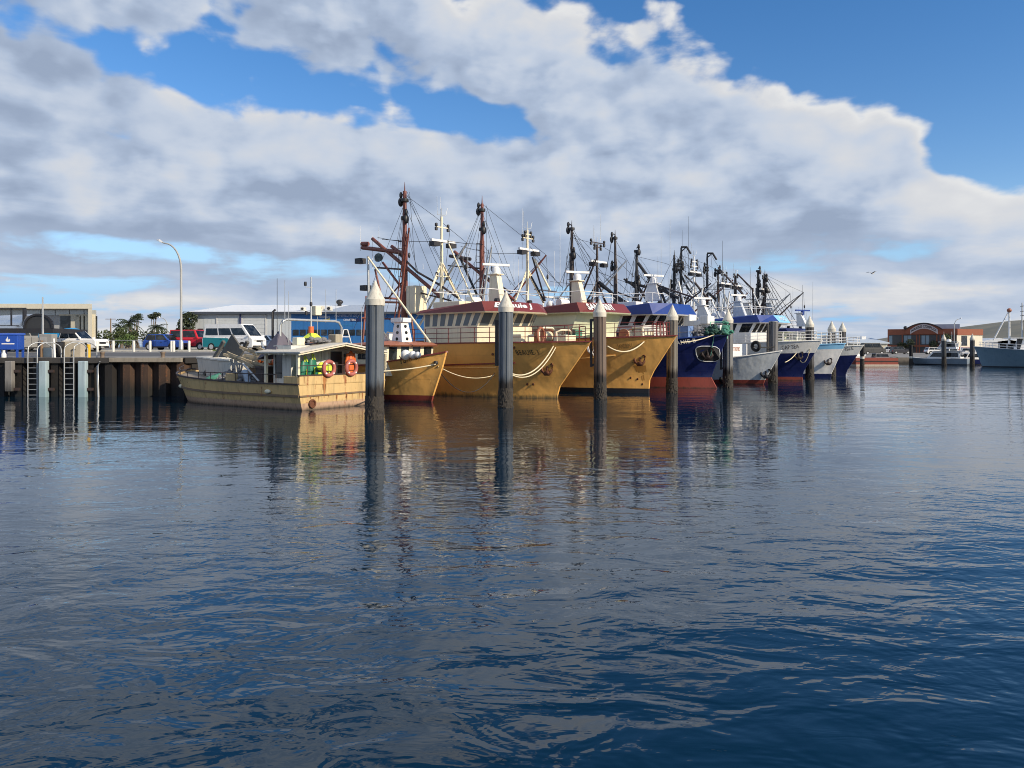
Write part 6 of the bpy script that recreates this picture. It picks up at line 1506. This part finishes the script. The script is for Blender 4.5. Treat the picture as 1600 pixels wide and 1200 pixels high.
def palm(px, D, py, label, nf, seed, sc):
    r = random.Random(seed); t = thing('palm_tree', label, 'palm', G(px,D,-.05), 0, 'palms behind the car park'); h = WZ(py,D)-gz(D)
    MB().tube([(0,0,0),(.05,0,h*.5),(0,0,h)], .28, 8, 0, .2).build('trunk', bark, t); q = MB()
    for k in range(nf):
        a = r.uniform(0,6.28); el = r.uniform(-.2,1.1); Lf = sc*r.uniform(.8,1.15); d = V3(math.cos(a),math.sin(a),0); prev = V3(0,0,h)
        for j in range(1,9):
            u = j/8; p = V3(0,0,h)+d*(Lf*u*math.cos(el*(1-u*.4)))+V3(0,0,Lf*(math.sin(el)*u-.55*u*u)); sd = d.cross(V3(0,0,1)); wl = .5*sc/2*(1-abs(u-.45))
            for s in (-1,1):
                q.add([prev, p, p+sd*(s*wl)+V3(0,0,-.18*wl-.1)], [(0,1,2)]); q.add([prev.lerp(p,.5), p, prev.lerp(p,.7)+sd*(s*wl*.95)+V3(0,0,-.25*wl-.12)], [(0,1,2)])
            prev = p
    q.build('crown', lm[1], t)
palm(203, 108, 504, 'short thick palm with drooping dark fronds, the larger one', 26, 41, 1.9); palm(246, 118, 510, 'smaller palm beside the small distant lamp', 20, 42, 1.7)
palm(190, 115, 510, 'small palm partly hidden by the larger palm', 18, 43, 1.5)
# ---------------------------------------------------------------- far side of the basin
def hill():
    mat, nt, b, L = nodes('dry hill scrub'); tc = nd(nt, 'ShaderNodeTexCoord').outputs['Object']
    L.new(mixc(nt, ramp(nt, noise(nt, tc, .02, 6, .65), .35, .65), (.13,.135,.115), (.19,.18,.14)), b.inputs['Base Color']); b.inputs['Roughness'].default_value = .95
    D = 1000; pr = [(1290,541),(1400,533),(1470,522),(1500,514.5),(1540,506),(1575,501.5),(1610,499.5),(1680,497),(1800,503),(1950,515),(2200,541)]
    mb = MB(); rows = []; r = random.Random(2)
    for dy, f in ((0,0),(60,.25),(160,.55),(300,.85),(420,1.0),(700,.8),(900,0)):
        rows.append([(WX(px,D)*(1+dy*.0003), D-300+dy, max(1.0,(WZ(py,D+120)-2.4)*f+2.4-(3 if f == 0 else 0)) + (r.uniform(-.6,.6) if f else 0)) for px, py in pr])
    n = len(pr); vs = [p for r_ in rows for p in r_]
    mb.add(vs, [(i*n+j,i*n+j+1,(i+1)*n+j+1,(i+1)*n+j) for i in range(len(rows)-1) for j in range(n-1)], 0, True)
    mb.build('hill', mat, kind='structure')
hill()
def quadbox(mb, A, d, w, nrm, dep, z0, z1, m_=0):
    a = A; b = A + d*w; c = b + nrm*dep; e = a + nrm*dep
    mb.hexa([(p.x,p.y,z0) for p in (a,b,c,e)] + [(p.x,p.y,z1) for p in (a,b,c,e)], m_)
def far(px, D): return V3(WX(px,D), D, FZ)
def brick_block():
    z0 = FZ; br = paint('orange brick', (.24,.075,.04), .8, .25, scale=.6, bump=.01); crm = paint('cream render', (.62,.58,.48), .7, .2, scale=.5)
    D = 215.0; A = V3(WX(1387,D),D,0); d1 = V3(.86,-.51,0).normalized(); k = (1495-CX)/F; w1 = (k*A.y-A.x)/(d1.x-k*d1.y); B = A+d1*w1
    d2 = V3(.86,.51,0).normalized(); k2 = (1535-CX)/F; w2 = (k2*B.y-B.x)/(d2.x-k2*d2.y)
    zt = WZ(514.5,D); n1 = V3(-d1.y,d1.x,0); n2 = V3(-d2.y,d2.x,0)
    t = thing('brick_building', 'two storey orange brick building with a curved parapet sign across the basin', 'building', (0,0,0))
    q = MB(); quadbox(q, A, d1, w1, n1, 14, z0-.2, zt-1.6); q.build('wall', paint('dark glazed wall', (.05,.05,.055), .4, .2), t)
    q = MB(); quadbox(q, A-n1*.25, d1, w1, n1, 14.3, zt-1.6, zt); q.build('parapet', br, t)
    q = MB(); quadbox(q, A-n1*.25, d1, w1, n1, .5, zt-4.9, zt-4.4); q.build('brick_band', br, t)
    q = MB(); quadbox(q, B, d2, w2, n2, 12, z0-.2, zt-1.7); q.build('side_wall', crm, t)
    q = MB(); quadbox(q, B-n2*.2, d2, w2, n2, 12.3, zt-1.7, zt-.05); q.build('side_parapet', br, t)
    q = MB(); quadbox(q, B-n2*.12, d2, w2*.72, n2, .3, z0-.1, z0+1.6); q.build('brick_band', br, t)
    for u, wdt in ((.17,.22),):
        q = MB(); quadbox(q, B+d2*(w2*u)-n2*.06, d2, w2*wdt, n2, .05, zt-4.6, zt-1.9); q.build('side_window', m['glass'], t)
    for u in (.02,.245,.30,.50,.56,.79,.85):
        q = MB(); quadbox(q, A+d1*(w1*u)-n1*.08, d1, w1*.05, n1, .07, zt-4.2, zt-1.8); q.build('window', paint('pale blue grey pane', (.20,.27,.33), .15, .1), t)
    for u in (.0,.21,.42,.46,.71,.76,.95):
        q = MB(); quadbox(q, A+d1*(w1*u)-n1*.2, d1, w1*.018, n1, .19, z0, zt-1.6); q.build('pier', br, t)
    # curved parapet with its sign board
    c0, c1 = .26, .80; n = 16; arc = lambda u: math.sin(math.pi*u)
    def arcpiece(zlo, zhi, off, th, u0=c0, u1=c1):
        qq = MB()
        for i in range(n):
            ua, ub = i/n, (i+1)/n; pa = A+d1*(w1*(u0+(u1-u0)*ua))-n1*off; pb = A+d1*(w1*(u0+(u1-u0)*ub))-n1*off; e = n1*th
            L_ = [(pa,zlo(ua)),(pb,zlo(ub))]; H_ = [(pa,zhi(ua)),(pb,zhi(ub))]
            qq.hexa([(pa.x,pa.y,zlo(ua)),(pb.x,pb.y,zlo(ub)),((pb+e).x,(pb+e).y,zlo(ub)),((pa+e).x,(pa+e).y,zlo(ua)),(pa.x,pa.y,zhi(ua)),(pb.x,pb.y,zhi(ub)),((pb+e).x,(pb+e).y,zhi(ub)),((pa+e).x,(pa+e).y,zhi(ua))])
        return qq
    arcpiece(lambda u: zt-1.4, lambda u: zt-.3+1.75*arc(u)**.8, .5, .6).build('curved_parapet', br, t)
    arcpiece(lambda u: zt-.34+1.75*arc(u)**.8, lambda u: zt-.1+1.8*arc(u)**.8, .75, 1.0).build('parapet_capping', m['dark'], t)
    u0, u1 = .335, .735; base = lambda u: zt-1.5+1.55*arc(u)**.9
    arcpiece(lambda u: base(u), lambda u: base(u)+1.25, .62, .1, u0, u1).build('sign_board', paint('pale mauve sign board', (.50,.43,.43), .6, .1), t)
    vs, fs = text_mesh('MARINE COMPLEX', 0, .02); out = []
    for a, b_ in vs:
        u = .05+.9*a; p = A+d1*(w1*(u0+(u1-u0)*u))-n1*.64; out.append((p.x,p.y,base(u)+.28+.75*b_))
    q = MB(); q.add(out, fs); q.build('sign_lettering', m['dark'], t)
    q = MB(); C = A+d1*(w1*.55)+n1*3; r_ = []
    for k in range(9):
        a = math.pi*k/8; r_.append((k, 0))
    q = MB(); quadbox(q, A+d1*(w1*.62)+n1*3, d1, w1*.42, n1, 8, zt-.3, zt+1.3); q.build('roof', paint('blue grey metal roof', (.36,.42,.50), .4, .1), t)
    pc = A+d1*(w1*.265)-n1*.4; q = MB(); q.ball((pc.x,pc.y,zt+.35), .5, 10, 8); q.build('parapet_ball', m['dark'], t)
    for i, (u, h) in enumerate(((.34,2.6),(.22,2.0),(.68,2.3),(.87,3.6))):
        p = A+d1*(w1*u)-n1*2.4; px = CX+p.x/p.y*F
        r = random.Random(50+i); tt = thing('garden_tree', ['dark bushy tree directly below the curved sign','low dark bush before the brick facade below the parapet ball','dark tree before the end window of the brick facade','sunlit small palm like tree at the brick building corner'][i], 'tree', (p.x,p.y,z0-.05), 0, 'trees before the brick building')
        MB().tube([(0,0,0),(.05,0,h*.6),(0,0,h)], .12, 6, 0, .05).build('trunk', bark, tt); qq = MB(); leaves(qq, (0,0,h), (1.3,1.0,h*.5), 420, .2, r); qq.build('crown', lm[0] if i == 3 else lm[1], tt)
brick_block()
def shed():
    D = 210; z0 = FZ; x0, x1 = WX(1330,D), WX(1386,D); t = thing('low_shed', 'long low shed with pale blue grey roof beside the brick building', 'shed', (0,0,0))
    MB().box(x0,x1,D,D+20,z0-.2,WZ(537,D)).build('wall', paint('cream shed wall', (.55,.52,.42), .7, .2), t)
    q = MB(); q.hexa([(x0-.5,D-.5,WZ(537,D)),(x1+.5,D-.5,WZ(537,D)),(x1+.5,D+20,WZ(537,D)),(x0-.5,D+20,WZ(537,D)),(x0-.5,D-.5,WZ(537,D)+.3),(x1+.5,D-.5,WZ(537,D)+.3),(x1+.5,D+19,WZ(521,D)),(x0-.5,D+19,WZ(521,D))]); q.build('roof', paint('pale blue grey roof', (.48,.54,.60), .45, .1), t)
    p = V3(WX(1348.5,D+8),D+8,WZ(529,D)); q = MB(); q.box(p.x-.6,p.x+.6,p.y-.5,p.y+.5,p.z-.3,p.z+.7); tag(q.build('roof_unit', m['white']), 'small white unit on the low shed roof', 'vent')
    for px, w, lab in ((1548,.8,'pale shed under the hill behind the grey blue yacht'),(1590,1.2,'white shed under the hill, behind the yacht mast')):
        D2 = 300; q = thing('distant_shed', lab, 'shed', (WX(px,D2),D2,z0), 0, 'sheds under the hill'); s = 9*w
        MB().box(-s,s,-5,5,-.2,3.4).build('wall', paint('distant wall', (.5,.5,.5), .7), q)
        b = MB(); b.prism([(-s-.3,3.4),(s+.3,3.4),(s+.3,3.6),(0,5.0),(-s-.3,3.6)], -5.3, 5.3); b.build('roof', paint('distant roof', (.55,.58,.62), .5), q)
shed()
lamp(1491, 150, WZ(497,150), 1.3, 'slim curved lamp post in front of the brick building corner', .8)

# parked cars on the far side
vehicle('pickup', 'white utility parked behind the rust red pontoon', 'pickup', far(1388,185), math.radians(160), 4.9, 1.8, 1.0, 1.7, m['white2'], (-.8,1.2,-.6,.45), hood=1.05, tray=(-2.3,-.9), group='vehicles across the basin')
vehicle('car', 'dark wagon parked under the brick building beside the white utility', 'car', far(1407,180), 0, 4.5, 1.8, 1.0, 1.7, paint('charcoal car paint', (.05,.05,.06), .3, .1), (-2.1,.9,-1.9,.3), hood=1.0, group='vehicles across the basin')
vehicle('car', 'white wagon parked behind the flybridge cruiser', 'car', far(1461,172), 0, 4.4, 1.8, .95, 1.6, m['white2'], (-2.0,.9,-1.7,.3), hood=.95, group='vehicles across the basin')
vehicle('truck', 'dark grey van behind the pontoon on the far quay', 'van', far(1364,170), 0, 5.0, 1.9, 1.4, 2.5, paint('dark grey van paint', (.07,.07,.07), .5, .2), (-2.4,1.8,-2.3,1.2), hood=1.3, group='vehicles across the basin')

# floating pontoon with rust red fendering
def fl(px, D): return V3(WX(px,D),D,0)
t = thing('pontoon', 'rust red floating pontoon with a pale waterline strip', 'pontoon', fl(1363,110)); hw = 33/F*110
q = MB(); q.box(-hw,hw,-1.6,1.6,-.3,.22); q.build('float', paint('pale float', (.45,.40,.33), .7, .3), t, .03)
q = MB(); q.box(-hw,hw*.98,-1.5,1.5,.22,1.15); q.build('fender_wall', paint('rust red fender', (.26,.055,.035), .7, .5, .3), t)
q = MB(); q.box(-hw,hw*.98,-1.56,-1.5,.62,.74); q.build('rubbing_strip', m['dark'], t)
def motorboat(name, label, px, D, L, B, fb, hullm, rz, cabs, top=m['white2'], group='marina boats across the basin', bow=.8, cat='motor boat'):
    b = Boat(name, label, cat, 0, 0, L, B, fb*(.86 if L < 15 else .72), fb, bow, zboot=.12, head=(math.cos(rz),math.sin(rz)), xy=(WX(px,D),D), group=group, stem=[(-.8,-.4),(0,0),(fb,bow)])
    b.hull([hullm, m['dark'], hullm], cap=top, deckmat=top)
    for (xa, xb, w, z0, z1, rk, glz) in cabs:
        c = MB(); r0 = [(xa,-w,z0),(xb,-w,z0),(xb,w,z0),(xa,w,z0)]; r1 = [(xa+rk*.3,-w*.88,z1),(xb-rk,-w*.88,z1),(xb-rk,w*.88,z1),(xa+rk*.3,w*.88,z1)]
        c.loft([r0,r1]); co = c.build('cabin', top, b.root, .03)
        if glz:
            for i in range(4):
                b0, b1, t0, t1 = [Vector(p) for p in (r0[i], r0[(i+1)%4], r1[i], r1[(i+1)%4])]
                f = lambda u, v: b0.lerp(b1,u).lerp(t0.lerp(t1,u),v)
                q = MB(); q.quadlip([f(.06,glz[0]),f(.94,glz[0]),f(.94,glz[1]),f(.06,glz[1])], .012); q.build('window', m['glass'], co)
    return b
q1 = motorboat('motor_cruiser', 'white flybridge cruiser with grey blue hull, stern towards the water', 1430, 119, 7.2, 2.9, 1.05, paint('grey blue gelcoat', (.22,.28,.34), .3, .2), math.radians(140), [(-6.4,-1.8,1.25,1.0,2.0,.9,(.2,.8)),(-5.8,-3.2,1.0,2.4,3.3,.5,(.35,.9))])
c = MB(); c.box(-7.0,-2.6,-1.35,1.35,2.02,2.12); c.build('flybridge_deck', m['white2'], q1.root); c = MB(); c.box(-6.0,-3.4,-1.1,1.1,3.4,3.5); c.build('hardtop', m['white2'], q1.root)
for x in (-5.9,-3.6):
    for y in (-1.0,1.0): MB().cyl((x,y,2.1),(x-.2,y,3.42),.05,6).build('hardtop_strut', m['white2'], q1.root)
for k in range(2): MB().cyl((-5+k,.3*k,3.5),(-5+k,.3*k,5.0),.02,5).build('antenna', m['white2'], q1.root)
MB().lathe([(.3,0),(.33,.2),(.2,.36)], 12, (-4.5,-.6,3.5)).build('radar_dome', m['white2'], q1.root)
motorboat('launch', 'dark teal launch with black bottom beside the flybridge cruiser', 1400, 115, 4.5, 2.0, 1.2, paint('dark teal hull', (.01,.07,.075), .4, .2), 0, [(-3.4,-1.2,.7,1.1,1.75,.3,(.2,.8))], top=m['greynet'], bow=.3)
motorboat('motor_boat', 'long navy hulled boat between the two far marina piles', 1494, 117, 6.0, 2.3, .95, m['navy'], math.radians(175), [(-3.6,-1.0,.8,.9,1.8,.5,(.25,.85)),(-5.2,-3.8,.7,.8,1.5,.1,None)])
motorboat('motor_boat', 'small white runabout stacked behind the navy boat', 1484, 121, 5.2, 2.1, 1.9, m['white2'], math.radians(160), [(-3.5,-1.2,.8,1.75,2.6,.5,(.25,.85))])
motorboat('motor_boat', 'white cabin boat behind the far marina pile', 1502, 120.5, 5.2, 2.1, 1.7, m['white2'], math.radians(20), [(-3.5,-1.2,.8,1.6,2.7,.5,(.25,.85))])
motorboat('motor_boat', 'white covered boat beside the rust red pontoon top', 1346, 116, 4.8, 2.0, 1.5, m['white2'], math.radians(20), [(-3.5,-1.0,.8,1.4,2.3,.5,(.25,.85))])
y = motorboat('yacht', 'large grey blue hulled yacht with white spar and tiered decks', 1535, 104, 22.0, 5.6, 2.75, paint('slate blue hull', (.17,.26,.33), .3, .2), math.radians(162), [(-20,-3.9,1.45,1.9,3.80,.5,(.45,.80)),(-19,-5.6,1.4,3.95,5.3,.8,(.35,.85)),(-16,-7.5,1.4,5.45,6.6,.6,(.3,.85))], bow=1.0, cat='yacht')
c = MB(); c.box(-20.2,-2.9,-1.75,1.75,3.82,3.94); c.build('roof_slab', m['white2'], y.root); c = MB(); c.box(-19.3,-5.6,-1.6,1.6,5.32,5.44); c.build('roof_slab', m['white2'], y.root)
a = y.loc(1577,537); b_ = y.loc(1574,485); MB().tube([a, V3(a.x,a.y,b_.z)], .15, 8, 0, .1).build('mast', m['white2'], y.root)
p0 = y.loc(1552,532); MB().tube([p0, V3(a.x,a.y,b_.z)], .10, 8, 0, .08).build('boom', m['white2'], y.root)
MB().ball((a.x,a.y,b_.z), .3, 8, 6).build('masthead_block', m['roofred'], y.root)
a = y.loc(1597,540); b_ = y.loc(1598,473); mo = MB().tube([a, V3(a.x,a.y,b_.z)], .12, 8, 0, .07).build('light_mast', m['galv'], y.root)
for f in (.55,.7,.8,.92):
    z = a.z+(b_.z-a.z)*f; q = MB(); q.bar((a.x,a.y-.6,z),(a.x,a.y+.6,z),.08,.08); q.build('crosstree', m['dark'], mo)
y.railing(-9, .3, .7, mat=m['white2'], rails=(.35,.7), r=.03)
# gull high over the far basin
g = thing('gull', 'single gull gliding high above the far marina', 'gull', V3(WX(1363,70),70,WZ(427,70)), .4); q = MB(); q.ball((0,0,0), .1, 8, 6, 0, (2.0,.8,.8)); q.ball((.2,0,.05), .055, 8, 6)
for s in (-1,1): q.loft([[(-.09,s*.05,.03),(.11,s*.05,.03),(.11,s*.05,.06),(-.09,s*.05,.06)][::s],[(-.06,s*.3,.14),(.1,s*.3,.14),(.1,s*.3,.16),(-.06,s*.3,.16)][::s],[(-.14,s*.62,.08),(-.08,s*.62,.08),(-.08,s*.62,.09),(-.14,s*.62,.09)][::s]])
q.build('body', paint('gull feathers', (.6,.6,.6), .7), g)
